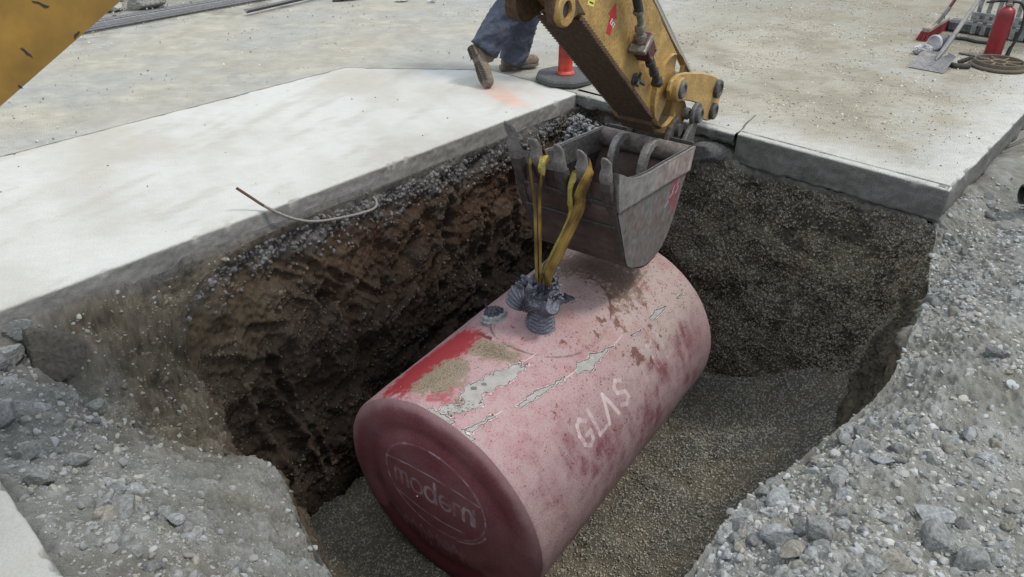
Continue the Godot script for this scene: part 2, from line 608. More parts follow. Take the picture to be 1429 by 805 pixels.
func new_concrete(x: float, z: float) -> Color:
	var g := n_big.get_noise_2d(x * 0.9 + 5.0, z * 0.9)
	var f := n_mid.get_noise_2d(x, z)
	var s := streaks(x, z, 0.25, 0.8, 6.0)
	var c := Color(0.545, 0.55, 0.53).lerp(Color(0.465, 0.455, 0.42), clampf(0.35 + 0.8 * g + 0.45 * s, 0.0, 1.0))
	c = c.lerp(Color(0.61, 0.62, 0.62), clampf(0.9 * f + 0.5 * s - 0.05, 0.0, 1.0) * 0.7)
	# dust and mud walked over it, thicker towards its far edge
	c = c.lerp(Color(0.44, 0.415, 0.36), clampf(0.15 + g * 1.2 + 0.5 * streaks(x, z, -0.3, 1.2, 2.5), 0.0, 0.6) * ss(-3.2, -4.7, x + 0.3 * f))
	if z > -0.12: c = c * 0.72
	# spray-paint marks near the corner, faint
	var d := Vector2((x + 3.38) / 0.34, (z + 3.62) / 0.24).length()
	c = c.lerp(Color(0.74, 0.36, 0.25), clampf(maxf(0.0, 1.0 - d) * (0.6 + 1.3 * s), 0.0, 0.5))
	# swept streaks and drips of mud
	c = c.lerp(Color(0.40, 0.375, 0.33), ss(0.12, 0.55, streaks(x + 7.0, z, 1.25, 0.7, 5.0) + 0.5 * f) * 0.45)
	c = c.lerp(Color(0.42, 0.405, 0.375), ss(0.15, 0.5, g + 0.3 * f) * 0.35)
	return c * (0.865 + 0.05 * n_fine.get_noise_2d(x, z))

func old_pavement(x: float, z: float) -> Color:
	var g := n_big.get_noise_2d(x * 0.5 + 15.0, z * 0.5)
	var g2 := n_big.get_noise_2d(x * 1.4, z * 1.4 + 33.0)
	var f := n_mid.get_noise_2d(x * 0.8, z * 0.8)
	var h := n_fine.get_noise_2d(x * 0.7, z * 0.7)
	var s := streaks(x, z, -0.75, 0.7, 3.0)
	var c := Color(0.52, 0.525, 0.505).lerp(Color(0.57, 0.54, 0.465), clampf(0.45 + 0.9 * g + 0.4 * s, 0.0, 1.0))
	if x > -4.0:
		# mud tracked over the slab behind the pit; swept along its edges
		var edge := minf(-0.675 - x, -4.03 - z) + 0.18 * f + 0.1 * g2
		var mud := ss(0.12, 0.75, edge) * ss(-4.6, -2.6, x)
		c = c.lerp(Color(0.485, 0.45, 0.365), mud * clampf(0.62 + 1.3 * g2 + 0.5 * f, 0.0, 1.0))
		c = c.lerp(Color(0.72, 0.72, 0.71), (1.0 - ss(0.02, 0.4, edge)) * ss(-3.3, -2.2, x) * 0.85)
		c = c.lerp(Color(0.37, 0.345, 0.29), mud * clampf(f * 1.8 + g2 * 1.3 + 0.05, 0.0, 0.85))
	else:
		c = c.lerp(Color(0.45, 0.46, 0.45), clampf(-0.1 + 1.4 * g2 + s * 0.7, 0.0, 0.8) * 0.7)
		c = c.lerp(Color(0.68, 0.65, 0.56), ss(0.15, 0.5, s + 0.3 * f) * 0.45)
		c = c.lerp(Color(0.6, 0.6, 0.59), ss(-5.15, -4.75, x + 0.1 * f) * 0.3)
	c = c.lerp(Color(0.25, 0.235, 0.205), ss(-6.9, -8.0, x + 0.8 * g2 + 0.6 * f) * 0.6)
	c = c.lerp(Color(0.30, 0.27, 0.22), ss(-6.6, -8.3, z + 0.8 * g2 + 0.5 * f) * 0.35)
	c = c * Color(1.0, 0.995, 0.965)
	return c * (0.96 + 0.15 * f + 0.16 * h)

# an edge of slab along a polyline; side = +1 if the slab lies left of the path seen from above
func slab_edge(path: Array, inset: float, thick: float, colour: Callable, chip := 1.0, wild := 0.0) -> ArrayMesh:
	var pts := PackedVector2Array()
	for k in path.size() - 1:
		var n := int((path[k + 1] - path[k]).length() / 0.01)
		for q in n:
			pts.append(path[k].lerp(path[k + 1], float(q) / n))
	pts.append(path[path.size() - 1])
	var prof := [[inset, 0.0], [inset * 0.6, 0.0], [inset * 0.45, 0.0], [0.02, 0.0], [0.010, -0.0005], [0.004, -0.0025], [0.001, -0.006], [0.0, -0.012]]
	var rows_face := 12
	for q in rows_face:
		prof.append([0.0, -0.012 - (thick - 0.012) * (q + 1) / rows_face])
	prof.append([0.05, -thick - 0.004])
	prof.append([0.3, -thick - 0.006])
	var v := PackedVector3Array()
	var c := PackedColorArray()
	for i in pts.size():
		var a := pts[maxi(i - 1, 0)]
		var b := pts[mini(i + 1, pts.size() - 1)]
		var d0 := (pts[i] - a).normalized() if i > 0 else (b - pts[i]).normalized()
		var d1 := (b - pts[i]).normalized() if i < pts.size() - 1 else d0
		var n0 := Vector2(d0.y, -d0.x)
		var n1 := Vector2(d1.y, -d1.x)
		var nn := (n0 + n1).normalized()
		nn /= maxf(0.5, nn.dot(n0))
		var chipn := ss(0.18, 0.55, n_mid.get_noise_2d(pts[i].x * 1.1, pts[i].y * 1.1)) * chip
		for j in prof.size():
			var off: float = prof[j][0]
			var y: float = prof[j][1]
			var p2 := pts[i] + nn * off
			var p := Vector3(p2.x, y, p2.y)
			var arris := exp(-pow((y + 0.004) / 0.02, 2.0)) * exp(-pow(off / 0.011, 2.0))
			if j > 2:
				var f := n_fine.get_noise_3d(p.x, p.y, p.z)
				var mm := n_mid.get_noise_3d(p.x, p.y, p.z)
				var inward := Vector3(nn.x, 0, nn.y)
				p += inward * ((0.003 * f + 0.005 * mm) * (1.0 - ss(0.006, 0.018, off)) + 0.016 * chipn * arris)
				p.y -= arris * (0.012 * chipn + 0.003 * absf(f))
				if y < -0.02:
					p += inward * (wild * (0.012 * mm + 0.02 * ss(-thick * 0.7, -thick, y) * (0.5 + n_mid.get_noise_2d(pts[i].x * 2.0, pts[i].y * 2.0 + 7.0))))
					p.y += wild * 0.03 * ss(-thick * 0.6, -thick, y) * n_mid.get_noise_2d(pts[i].x, pts[i].y + 3.0)
			v.append(p)
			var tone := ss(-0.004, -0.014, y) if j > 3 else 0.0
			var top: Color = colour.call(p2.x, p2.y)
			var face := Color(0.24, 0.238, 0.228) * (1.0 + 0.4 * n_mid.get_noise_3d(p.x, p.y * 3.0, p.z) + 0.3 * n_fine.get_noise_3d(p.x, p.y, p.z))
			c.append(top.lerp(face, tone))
	return arrays_mesh(v, grid_index(pts.size(), prof.size(), true), c)

func build_concrete() -> void:
	# the new slab left of the pit, cut off at its far outer corner
	var ins := 0.06
	var xs := lines([-4.73, 0.03, -3.05 - ins])
	var zs := lines([-4.0, 0.03, -0.12])
	var v := PackedVector3Array()
	var c := PackedColorArray()
	for x in xs:
		for z in zs:
			var zz := maxf(z, -3.3 - (x + 4.73) * 0.82)
			v.append(Vector3(x, 0, zz))
			c.append(new_concrete(x, zz))
	var slab := structure(arrays_mesh(v, grid_index(xs.size(), zs.size(), true), c), "concrete_slab", M.concrete)
	structure(slab_edge([Vector2(-3.05, -0.12), Vector2(-3.05, -4.0)], ins, 0.115, new_concrete, 1.0), "concrete_slab_edge", M.concrete)
	# the near slab
	xs = lines([-40.0, 2.0, -6.0, 0.5, -3.0, 0.04, -0.5, 0.3, 4.0, 4.0, 40.0])
	zs = lines([-0.11 + ins, 0.04, 0.6, 0.5, 6.0, 4.0, 40.0])
	structure(sheet(xs, zs, 0.0, new_concrete), "concrete_slab", M.concrete)
	structure(slab_edge([Vector2(4.0, -0.11), Vector2(-4.0, -0.11)].duplicate(), ins, 0.12, new_concrete, 1.0), "concrete_slab_edge", M.concrete)
	# the older pavement beyond
	xs = lines([-60.0, 6.0, -12.0, 0.3, -9.0, 0.03, -3.05 - 0.05])
	zs = lines([-60.0, 6.0, -12.0, 0.3, -9.0, 0.03, -0.12])
	structure(sheet(xs, zs, -0.006, old_pavement, 0.003), "pavement", M.pavement)
	xs = lines([-3.10, 0.03, -0.675 - ins])
	zs = lines([-60.0, 6.0, -12.0, 0.3, -10.0, 0.03, -4.03 - ins])
	structure(sheet(xs, zs, 0.0, old_pavement), "pavement", M.pavement)
	structure(slab_edge([Vector2(-3.10, -3.995), Vector2(-1.87, -4.03)], ins, 0.075, old_pavement, 1.2, 1.0), "pavement_edge", M.pavement)
	structure(slab_edge([Vector2(-1.86, -4.05), Vector2(-0.675, -4.05), Vector2(-0.675, -12.0)], ins, 0.185, old_pavement, 1.2, 0.6), "pavement_edge", M.pavement)
	# far right, beyond the dirt
	xs = lines([2.6, 1.0, 8.0, 6.0, 60.0])
	zs = lines([-60.0, 6.0, -12.0, 1.0, -0.2])
	structure(sheet(xs, zs, -0.01, old_pavement), "pavement", M.pavement)
	# dirt-filled joints round the new slab
	for seg in [[Vector2(-4.73, -0.12), Vector2(-4.73, -3.3)], [Vector2(-4.73, -3.3), Vector2(-3.86, -4.01)], [Vector2(-3.86, -4.01), Vector2(-3.05, -4.0)], [Vector2(-1.865, -4.05), Vector2(-1.93, -4.42)]]:
		var st := begin()
		var a: Vector2 = seg[0]
		var b: Vector2 = seg[1]
		var n := int(a.distance_to(b) / 0.025)
		var s := (b - a).normalized().orthogonal()
		var last := []
		for k in n + 1:
			var p := a.lerp(b, float(k) / n)
			var wob := 0.012 * n_mid.get_noise_2d(p.x * 0.8, p.y * 0.8)
			var half := 0.0035 + 0.007 * maxf(0.0, n_mid.get_noise_2d(p.x * 1.5 + 20.0, p.y * 1.5))
			var l := p + s * (wob - half)
			var r := p + s * (wob + half)
			var now := [Vector3(l.x, 0.0025, l.y), Vector3(r.x, 0.0025, r.y)]
			if k > 0:
				quad(st, last[0], last[1], now[1], now[0])
			last = now
		structure(finish(st), "slab_joint", M.joint)

const EXPOSURE := 1.72
func make_materials() -> void:
	var grain := noise_tex(0.06, 0.70, 1.0, 5, 1024, FastNoiseLite.TYPE_SIMPLEX, 5, 0.75)
	var grain2 := noise_tex(0.09, 0.52, 1.0, 8, 1024, FastNoiseLite.TYPE_SIMPLEX, 4, 0.8)
	var pebble := noise_tex(0.11, 0.35, 1.0, 9, 1024, FastNoiseLite.TYPE_CELLULAR, 2, 0.5)
	var bump := normal_tex(0.05, 6.0, 6, 1024)
	var bump2 := normal_tex(0.09, 10.0, 7, 1024, FastNoiseLite.TYPE_CELLULAR, 3)
	var pale := noise_tex(0.05, 0.90, 1.0, 45, 1024, FastNoiseLite.TYPE_SIMPLEX, 5, 0.7)
	M.concrete = ground_mat("concrete", pale, bump, 1.4, 0.9, 0.25)
	M.pavement = ground_mat("dusty pavement", grain2, bump, 1.3, 0.95, 0.6)
	M.dirt = ground_mat("dirt", grain2, bump, 2.2, 0.97, 0.9)
	M.gravel = ground_mat("gravel", pebble, bump2, 2.0, 0.95, 1.0)
	M.joint = plain_mat("joint dirt", lin(0.10, 0.09, 0.075), 1.0)
	var mot := noise_tex(0.02, 0.55, 1.0, 12, 512, FastNoiseLite.TYPE_SIMPLEX, 5, 0.65)
	var speck := noise_tex(0.045, 0.0, 1.0, 14, 1024, FastNoiseLite.TYPE_SIMPLEX, 5, 0.7)
	var g := Gradient.new()
	g.set_color(0, Color(0.22, 0.17, 0.11))
	g.set_offset(0, 0.0)
	g.set_color(1, Color(1, 1, 1))
	g.set_offset(1, 0.55)
	g.add_point(0.10, Color(0.32, 0.25, 0.18))
	g.add_point(0.16, Color(0.86, 0.84, 0.80))
	speck.color_ramp = g
	var fine_n := normal_tex(0.08, 4.0, 15, 512)
	M.stone = plain_mat("stone", Color.WHITE, 0.95, 0.0, 0.25)
	M.stone.vertex_color_use_as_albedo = true
	M.yellow = worn_mat("yellow machine paint", lin(0.47, 0.30, 0.095), speck, 0.9, 0.5, 0.0, fine_n, 0.25)
	M.yellow_boom = worn_mat("yellow boom paint", lin(0.32, 0.18, 0.026), noise_tex(0.02, 0.86, 1.0, 46, 256), 0.7, 0.5)
	M.yellow_worn = worn_mat("worn yellow paint", lin(0.20, 0.125, 0.045), speck, 2.0, 0.65)
	M.rust = worn_mat("rusty brown steel", lin(0.13, 0.075, 0.04), mot, 2.5, 0.85, 0.0, fine_n, 0.8)
	M.steel = worn_mat("zinc steel", lin(0.36, 0.34, 0.29), mot, 3.0, 0.5, 0.5)
	M.dark_steel = worn_mat("dark greasy steel", lin(0.11, 0.103, 0.096), mot, 3.0, 0.5, 0.3)
	M.link_steel = worn_mat("grey link steel", lin(0.17, 0.165, 0.16), mot, 3.0, 0.55, 0.25)
	M.tape_bright = worn_mat("bright silver tape", lin(0.42, 0.43, 0.5), mot, 6.0, 0.35, 0.5)
	M.chrome = plain_mat("chrome rod", lin(0.62, 0.63, 0.64), 0.22, 1.0)
	M.rubber = worn_mat("black rubber", lin(0.055, 0.055, 0.05), mot, 3.0, 0.75)
	M.black = plain_mat("black", lin(0.02, 0.018, 0.016), 0.8)
	M.white = plain_mat("white print", lin(0.75, 0.75, 0.75), 0.6)
	M.dark_red = worn_mat("dark red block", lin(0.13, 0.04, 0.045), mot, 3.0, 0.6)
	M.decal_red = plain_mat("red decal", lin(0.36, 0.018, 0.02), 0.5)
	M.label_yellow = plain_mat("yellow label", lin(0.62, 0.56, 0.12), 0.6)
	M.bucket = worn_mat("bucket steel", lin(0.14, 0.12, 0.112), mot, 2.2, 0.7, 0.25, fine_n, 0.5)
	M.bucket_edge = worn_mat("worn bucket edge", lin(0.42, 0.39, 0.37), mot, 2.6, 0.6, 0.3, fine_n, 0.5)
	M.bucket_tube = worn_mat("dusty tube", lin(0.30, 0.255, 0.235), mot, 2.0, 0.8, 0.1, fine_n, 0.5)
	M.tooth = worn_mat("worn tooth steel", lin(0.25, 0.23, 0.22), mot, 5.0, 0.6, 0.25, fine_n, 0.6)
	M.bucket_paint = ground_mat("bucket face", noise_tex(0.02, 0.8, 1.0, 63, 512, FastNoiseLite.TYPE_SIMPLEX, 4, 0.6), fine_n, 1.5, 0.6, 0.15)
	M.bucket_paint.metallic = 0.2
	M.pale_mark = plain_mat("pale chalk", lin(0.5, 0.4, 0.42), 0.9)
	M.strap = ground_mat("webbing", noise_tex(0.2, 0.7, 1.0, 17, 256), fine_n, 6.0, 0.9, 0.5)
	M.strap_clean = worn_mat("clean webbing", lin(0.50, 0.40, 0.09), mot, 4.0, 0.85, 0.0, fine_n, 0.5)
	var crease := normal_tex(0.035, 14.0, 19, 512)
	M.tape = worn_mat("silver tape", lin(0.23, 0.235, 0.29), mot, 6.0, 0.42, 0.35, crease, 1.0)
	M.tape_dark = worn_mat("dark plastic", lin(0.075, 0.075, 0.10), mot, 6.0, 0.35, 0.1, crease, 1.0)
	M.tape_pale = worn_mat("grey taped cap", lin(0.42, 0.43, 0.43), mot, 5.0, 0.6, 0.1, crease, 0.8)
	M.mottle = mot
	M.rust_cover = worn_mat("rusty cover", lin(0.17, 0.135, 0.10), mot, 5.0, 0.9, 0.1, fine_n, 0.8)
	M.fine_normal = fine_n
	M.root = plain_mat("root", lin(0.2, 0.175, 0.135), 0.9)
	M.lump = worn_mat("broken concrete", lin(0.17, 0.17, 0.165), mot, 4.0, 0.95, 0.0, fine_n, 0.9)
	M.pale_lump = worn_mat("pale broken concrete", lin(0.52, 0.51, 0.48), mot, 3.0, 0.95, 0.0, fine_n, 0.9)
	M.white_lump = worn_mat("white scrap", lin(0.72, 0.72, 0.72), mot, 4.0, 0.9)
	M.moss = worn_mat("dark mossy lump", lin(0.07, 0.07, 0.05), mot, 4.0, 1.0, 0.0, fine_n, 1.0)
	M.rebar = worn_mat("rebar", lin(0.36, 0.33, 0.305), mot, 8.0, 0.7, 0.3)
	M.rust_orange = worn_mat("rusty bar end", lin(0.17, 0.085, 0.05), mot, 8.0, 0.9)
	M.base_rubber = worn_mat("recycled rubber", lin(0.115, 0.12, 0.125), mot, 5.0, 0.85, 0.0, fine_n, 1.0)
	M.orange = worn_mat("red orange plastic", lin(0.78, 0.075, 0.04), mot, 0.5, 0.5)
	M.bar_steel = worn_mat("dull steel bar", lin(0.17, 0.17, 0.18), mot, 3.0, 0.6, 0.3)
	M.channel = worn_mat("grey channel", lin(0.33, 0.33, 0.34), mot, 3.0, 0.7, 0.2)
	M.blue_pipe = worn_mat("dark blue pipe", lin(0.06, 0.075, 0.105), mot, 3.0, 0.6)
	M.black_pipe = worn_mat("black plastic", lin(0.03, 0.03, 0.032), mot, 3.0, 0.55)
	M.blade = worn_mat("worn shovel steel", lin(0.36, 0.355, 0.36), mot, 3.0, 0.55, 0.35, fine_n, 0.4)
	M.grey_wood = worn_mat("weathered handle", lin(0.34, 0.33, 0.31), mot, 4.0, 0.85)
	M.pale_wood = worn_mat("pale wood", lin(0.42, 0.37, 0.31), mot, 4.0, 0.85)
	M.bristle = worn_mat("red bristles", lin(0.38, 0.05, 0.06), mot, 8.0, 0.9)
	M.red_handle = worn_mat("red brown handle", lin(0.27, 0.075, 0.05), mot, 3.0, 0.7)
	M.white_plastic = worn_mat("white plastic", lin(0.80, 0.80, 0.82), mot, 0.6, 0.6)
	M.red_gloss = plain_mat("red enamel", lin(0.24, 0.010, 0.018), 0.4)
	M.red_label = plain_mat("dark red label", lin(0.19, 0.008, 0.015), 0.5)
	M.cast_iron = worn_mat("cast iron", lin(0.10, 0.092, 0.08), mot, 5.0, 0.85, 0.2, fine_n, 0.8)
	M.rust_pale = worn_mat("rusty ribs", lin(0.28, 0.22, 0.16), mot, 5.0, 0.9)
	M.pale_plastic = worn_mat("pale grey plastic", lin(0.46, 0.47, 0.46), mot, 1.2, 0.7)
	M.hole_grey = plain_mat("rail hole", lin(0.07, 0.07, 0.075), 0.9)
	M.grey_block = worn_mat("grey rubber block", lin(0.16, 0.165, 0.17), mot, 2.0, 0.9)
	M.skin = plain_mat("skin", lin(0.42, 0.25, 0.18), 0.6)
	M.lips = plain_mat("lips", lin(0.32, 0.13, 0.11), 0.6)
	M.hair = plain_mat("dark hair", lin(0.03, 0.022, 0.017), 0.8)
	M.navy = worn_mat("navy shirt", lin(0.03, 0.04, 0.065), mot, 3.0, 0.95)
	var cloth := noise_tex(0.03, 0.62, 1.0, 27, 512, FastNoiseLite.TYPE_SIMPLEX, 5, 0.7)
	M.denim = worn_mat("blue work cloth", lin(0.105, 0.125, 0.18), cloth, 3.0, 0.95, 0.0, normal_tex(0.3, 3.0, 28, 256), 0.5)
	M.boot = worn_mat("dusty tan leather", lin(0.27, 0.215, 0.165), mot, 5.0, 0.85, 0.0, fine_n, 0.6)
	M.sole = worn_mat("boot sole", lin(0.24, 0.195, 0.155), mot, 5.0, 0.9)
	M.sole_dark = worn_mat("boot tread", lin(0.10, 0.085, 0.07), mot, 5.0, 0.9)
	# broad weathering over the machine's paint and steel
	var broad := noise_tex(0.012, 0.72, 1.0, 61, 512, FastNoiseLite.TYPE_SIMPLEX, 6, 0.62)
	for k in ["yellow", "yellow_boom", "bucket", "bucket_edge", "bucket_tube", "orange", "pale_plastic", "blade", "denim", "red_gloss", "white_plastic"]:
		var m: StandardMaterial3D = M[k]
		m.detail_enabled = true
		m.detail_albedo = broad
		m.detail_blend_mode = BaseMaterial3D.BLEND_MODE_MUL
		m.detail_uv_layer = BaseMaterial3D.DETAIL_UV_2
		m.uv2_triplanar = true
		m.uv2_world_triplanar = true
		m.uv2_scale = Vector3.ONE * 0.8
# ---------------------------------------------------------------- the tank
const TR := 0.61
const TL := 1.86
const TW := 1024
const TH := 2048
const EW := 768
var t_c := Vector3(-1.952, -1.244, -1.601)      # centre of the near end
var t_a := Vector3(-0.1064, 0.0440, -0.9934)     # along the axis, away from the camera
var t_s := Vector3.ZERO
var t_u := Vector3.ZERO
var paint := PackedByteArray()
var relief := PackedByteArray()

func tank_at(q: float, arc: float, lift := 0.0) -> Vector3:
	var th := arc / TR
	return t_c + t_a * q + (t_s * sin(th) + t_u * cos(th)) * (TR + lift)

func tank_n(arc: float) -> Vector3:
	var th := arc / TR
	return t_s * sin(th) + t_u * cos(th)

func tank_bulge(q: float, arc: float) -> float:
	# the moulded saddle round the fittings: a low raised disc
	var d := Vector2((q - 0.955) / 0.375, (arc - 0.03) / 0.30).length()
	return 0.011 * (1.0 - ss(0.93, 1.03, d)) + 0.012 * (1.0 - ss(0.0, 0.8, d))

func px_set(x: int, y: int, c: Color, k: float) -> void:
	var o := (y * TW + x) * 3
	var e := c.linear_to_srgb()
	paint[o] = int(lerpf(paint[o], clampf(e.r, 0, 1) * 255.0, k))
	paint[o + 1] = int(lerpf(paint[o + 1], clampf(e.g, 0, 1) * 255.0, k))
	paint[o + 2] = int(lerpf(paint[o + 2], clampf(e.b, 0, 1) * 255.0, k))

# calls fill(x, y, depth inside in metres, q, arc) for pixels of a ragged polygon given in metres
func blot(poly: Array, ragged: float, margin: float, fill: Callable) -> void:
	var pts := PackedVector2Array()
	var lo := Vector2(9, 9)
	var hi := Vector2(-9, -9)
	for p in poly:
		pts.append(p)
		lo = lo.min(p)
		hi = hi.max(p)
	lo -= Vector2.ONE * (margin + ragged)
	hi += Vector2.ONE * (margin + ragged)
	var n := pts.size()
	var per_arc := TH / (TAU * TR)
	for y in range(maxi(0, int((lo.y * per_arc) + TH / 2.0)), mini(TH, int(hi.y * per_arc + TH / 2.0) + 1)):
		for x in range(maxi(0, int(lo.x / TL * TW)), mini(TW, int(hi.x / TL * TW) + 1)):
			var q := (x + 0.5) / TW * TL
			var arc := (y + 0.5 - TH / 2.0) / per_arc
			var p := Vector2(q, arc)
			if ragged > 0.0:
				p += Vector2(n_mid.get_noise_2d(q * 4.0, arc * 4.0), n_mid.get_noise_2d(q * 4.0 + 50.0, arc * 4.0)) * ragged
			var best := 9.0
			for k in n:
				best = minf(best, p.distance_squared_to(Geometry2D.get_closest_point_to_segment(p, pts[k], pts[(k + 1) % n])))
			var d := sqrt(best)
			if not Geometry2D.is_point_in_polygon(p, pts):
				d = -d
			if d > -margin:
				fill.call(x, y, d, q, arc)

func stroke(pts: Array, half: float, c: Color, strength: float, rub := 0.0) -> void:
	var per_arc := TH / (TAU * TR)
	for k in pts.size() - 1:
		var a: Vector2 = pts[k]
		var b: Vector2 = pts[k + 1]
		var lo := a.min(b) - Vector2.ONE * half * 1.6
		var hi := a.max(b) + Vector2.ONE * half * 1.6
		for y in range(int(lo.y * per_arc + TH / 2.0), int(hi.y * per_arc + TH / 2.0) + 1):
			for x in range(maxi(0, int(lo.x / TL * TW)), mini(TW - 1, int(hi.x / TL * TW)) + 1):
				var p := Vector2((x + 0.5) / TW * TL, (y + 0.5 - TH / 2.0) / per_arc)
				var d := p.distance_to(Geometry2D.get_closest_point_to_segment(p, a, b))
				var worn := clampf(1.0 - rub + 1.2 * rub * n_mid.get_noise_2d(p.x * 3.0, p.y * 3.0) + rub * n_fine.get_noise_2d(p.x * 2.0, p.y * 2.0), 0.0, 1.0)
				var al := (1.0 - ss(half * 0.75, half * 1.25, d)) * strength * worn
				if al > 0.01:
					px_set(x, y, c, al)

func paint_tank() -> void:
	paint.resize(TW * TH * 3)
	relief.resize(TW * TH)
	var per_arc := TH / (TAU * TR)
	var na := _noise_image(2.2, 71, TW, TH, 3)
	var nb := _noise_image(9.0, 72, TW, TH, 4)
	var nc := _noise_image(60.0, 73, TW, TH, 2)
	var lut := PackedByteArray()
	lut.resize(1025)
	for k in 1025:
		lut[k] = int(clampf(Color(k / 1024.0, 0, 0).linear_to_srgb().r, 0, 1) * 255.0)
	for y in TH:
		var arc := (y + 0.5 - TH / 2.0) / per_arc
		for x in TW:
			var q := (x + 0.5) / TW * TL
			var o := y * TW + x
			var a := na[o] / 127.5 - 1.0
			var b := nb[o] / 127.5 - 1.0
			var c := nc[o] / 127.5 - 1.0
			var sk := nb[((y / 4) * TW) + x] / 127.5 - 1.0
			# how much pale dust lies on the red gel coat
			var side := arc if arc > 0.0 else -arc
			var dust := 0.86 - 0.22 * b - 0.25 * c * c
			var wipe := 0.0
			if arc > 0.42:
				wipe = smoothstep(0.5, 0.8, arc + 0.1 * a) * (1.0 - smoothstep(0.95, 1.25, arc + 0.12 * b)) * smoothstep(-0.7, 1.1, a + 0.6 * b + 0.25 - absf(q - 0.85) * 0.6)
				wipe = maxf(wipe, 1.1 * exp(-pow((q - 0.62 + 0.1 * b) / 0.12, 2.0) - pow((arc - 0.72) / 0.13, 2.0)))
				wipe = maxf(wipe, 0.8 * exp(-pow((q - 1.5 + 0.2 * b) / 0.28, 2.0) - pow((arc - 0.72 + 0.1 * a) / 0.12, 2.0)))
			dust -= wipe * (0.40 + 0.22 * c + 0.45 * sk)
			dust -= 0.16 * smoothstep(0.0, 0.5, a) * (0.7 + 0.5 * c + 0.8 * sk)
			dust = clampf(dust, 0.06, 0.97)
			var tan := clampf(smoothstep(0.75, 1.35, q + 0.25 * a) * (1.0 - smoothstep(0.55, 0.75, arc)) * 0.9 + 0.25 * b, 0.0, 1.0) if q > 0.6 else 0.0
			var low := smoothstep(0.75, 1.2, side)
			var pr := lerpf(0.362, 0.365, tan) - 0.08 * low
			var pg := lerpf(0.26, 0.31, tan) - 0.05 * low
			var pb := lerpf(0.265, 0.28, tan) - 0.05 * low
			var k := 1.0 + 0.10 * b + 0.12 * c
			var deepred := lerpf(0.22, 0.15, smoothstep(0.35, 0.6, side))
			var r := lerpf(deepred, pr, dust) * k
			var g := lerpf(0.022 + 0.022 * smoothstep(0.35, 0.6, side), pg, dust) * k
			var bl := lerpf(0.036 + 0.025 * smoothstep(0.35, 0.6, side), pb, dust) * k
			# fine dark specks
			if c > 0.62 and b > 0.1:
				r *= 0.55; g *= 0.5; bl *= 0.5
			paint[o * 3] = lut[clampi(int(r * 1024.0), 0, 1024)]
			paint[o * 3 + 1] = lut[clampi(int(g * 1024.0), 0, 1024)]
			paint[o * 3 + 2] = lut[clampi(int(bl * 1024.0), 0, 1024)]
			relief[o] = 128 + int(9.0 * c)
	var brown := Color(0.085, 0.05, 0.035)
	# bare, wet red where the soil has slid off
	blot([Vector2(0.03, -0.36), Vector2(0.3, -0.42), Vector2(0.66, -0.36), Vector2(0.62, -0.19), Vector2(0.5, -0.13), Vector2(0.36, -0.16), Vector2(0.2, -0.19), Vector2(0.05, -0.2)], 0.05, 0.05, func(x, y, d, q, arc):
		px_set(x, y, Color(0.225, 0.011, 0.017) * (1.0 + 0.25 * n_fine.get_noise_2d(q * 2.0, arc * 2.0)), ss(-0.05, 0.04, d + 0.03 * n_mid.get_noise_2d(q * 3.0, arc * 8.0)) * 0.96))
	blot([Vector2(0.06, -0.06), Vector2(0.17, -0.09), Vector2(0.2, 0.0), Vector2(0.1, 0.02)], 0.04, 0.02, func(x, y, d, q, arc):
		px_set(x, y, Color(0.30, 0.03, 0.045), ss(-0.02, 0.015, d) * 0.75))
	# sand stuck on the coat
	for s in [[Vector2(0.07, -0.20), Vector2(0.24, -0.22), Vector2(0.36, -0.19), Vector2(0.39, -0.06), Vector2(0.25, 0.01), Vector2(0.12, -0.03)], [Vector2(0.44, -0.12), Vector2(0.58, -0.16), Vector2(0.575, 0.04), Vector2(0.54, 0.14), Vector2(0.47, 0.08), Vector2(0.43, -0.03)], [Vector2(0.05, 0.03), Vector2(0.14, 0.05), Vector2(0.2, 0.08), Vector2(0.17, 0.13), Vector2(0.06, 0.08)]]:
		blot(s, 0.06, 0.02, func(x, y, d, q, arc):
			var g := n_fine.get_noise_2d(q * 6.0, arc * 6.0)
			px_set(x, y, Color(0.225, 0.182, 0.13) * (1.0 + 0.9 * g), ss(-0.02, 0.02, d + 0.035 * g + 0.02 * n_mid.get_noise_2d(q * 5.0, arc * 5.0)))
			if d > 0.0: relief[y * TW + x] = clampi(150 + int(90.0 * g), 0, 255))
	# soil smeared over the far top
	blot([Vector2(1.2, -0.3), Vector2(1.42, -0.36), Vector2(1.6, -0.1), Vector2(1.62, 0.22), Vector2(1.45, 0.31), Vector2(1.24, 0.3), Vector2(1.29, 0.17), Vector2(1.33, 0.0), Vector2(1.27, -0.12)], 0.09, 0.05, func(x, y, d, q, arc):
		var g := n_mid.get_noise_2d(q * 2.2, arc * 5.0) + 0.6 * n_fine.get_noise_2d(q, arc)
		px_set(x, y, brown * (1.25 + 0.7 * g), ss(-0.05, 0.10, d + 0.13 * g + 0.01) * 0.92)
		relief[y * TW + x] = clampi(relief[y * TW + x] + int(60.0 * maxf(0.0, g) * ss(0.0, 0.05, d)), 0, 255))
	# the edge of the moulded saddle: a line of dark soil, broken
	for k in 170:
		var an := TAU * k / 170.0
		var p := Vector2(0.955 + 0.372 * cos(an), 0.03 + 0.298 * sin(an))
		var keep := n_mid.get_noise_2d(p.x * 1.2 + 7.0, p.y * 1.2) + (0.35 if cos(an) < -0.35 else 0.0) + (0.3 if cos(an) > 0.5 else 0.0)
		if keep > 0.06:
			var p2 := Vector2(0.955 + 0.372 * cos(an + TAU / 170.0), 0.03 + 0.298 * sin(an + TAU / 170.0))
			stroke([p, p2], 0.0025 + 0.004 * clampf(keep, 0.0, 1.0) + (0.008 * maxf(0.0, keep) if cos(an) > 0.6 else 0.0), Color(0.10, 0.055, 0.045), 0.75, 0.45)
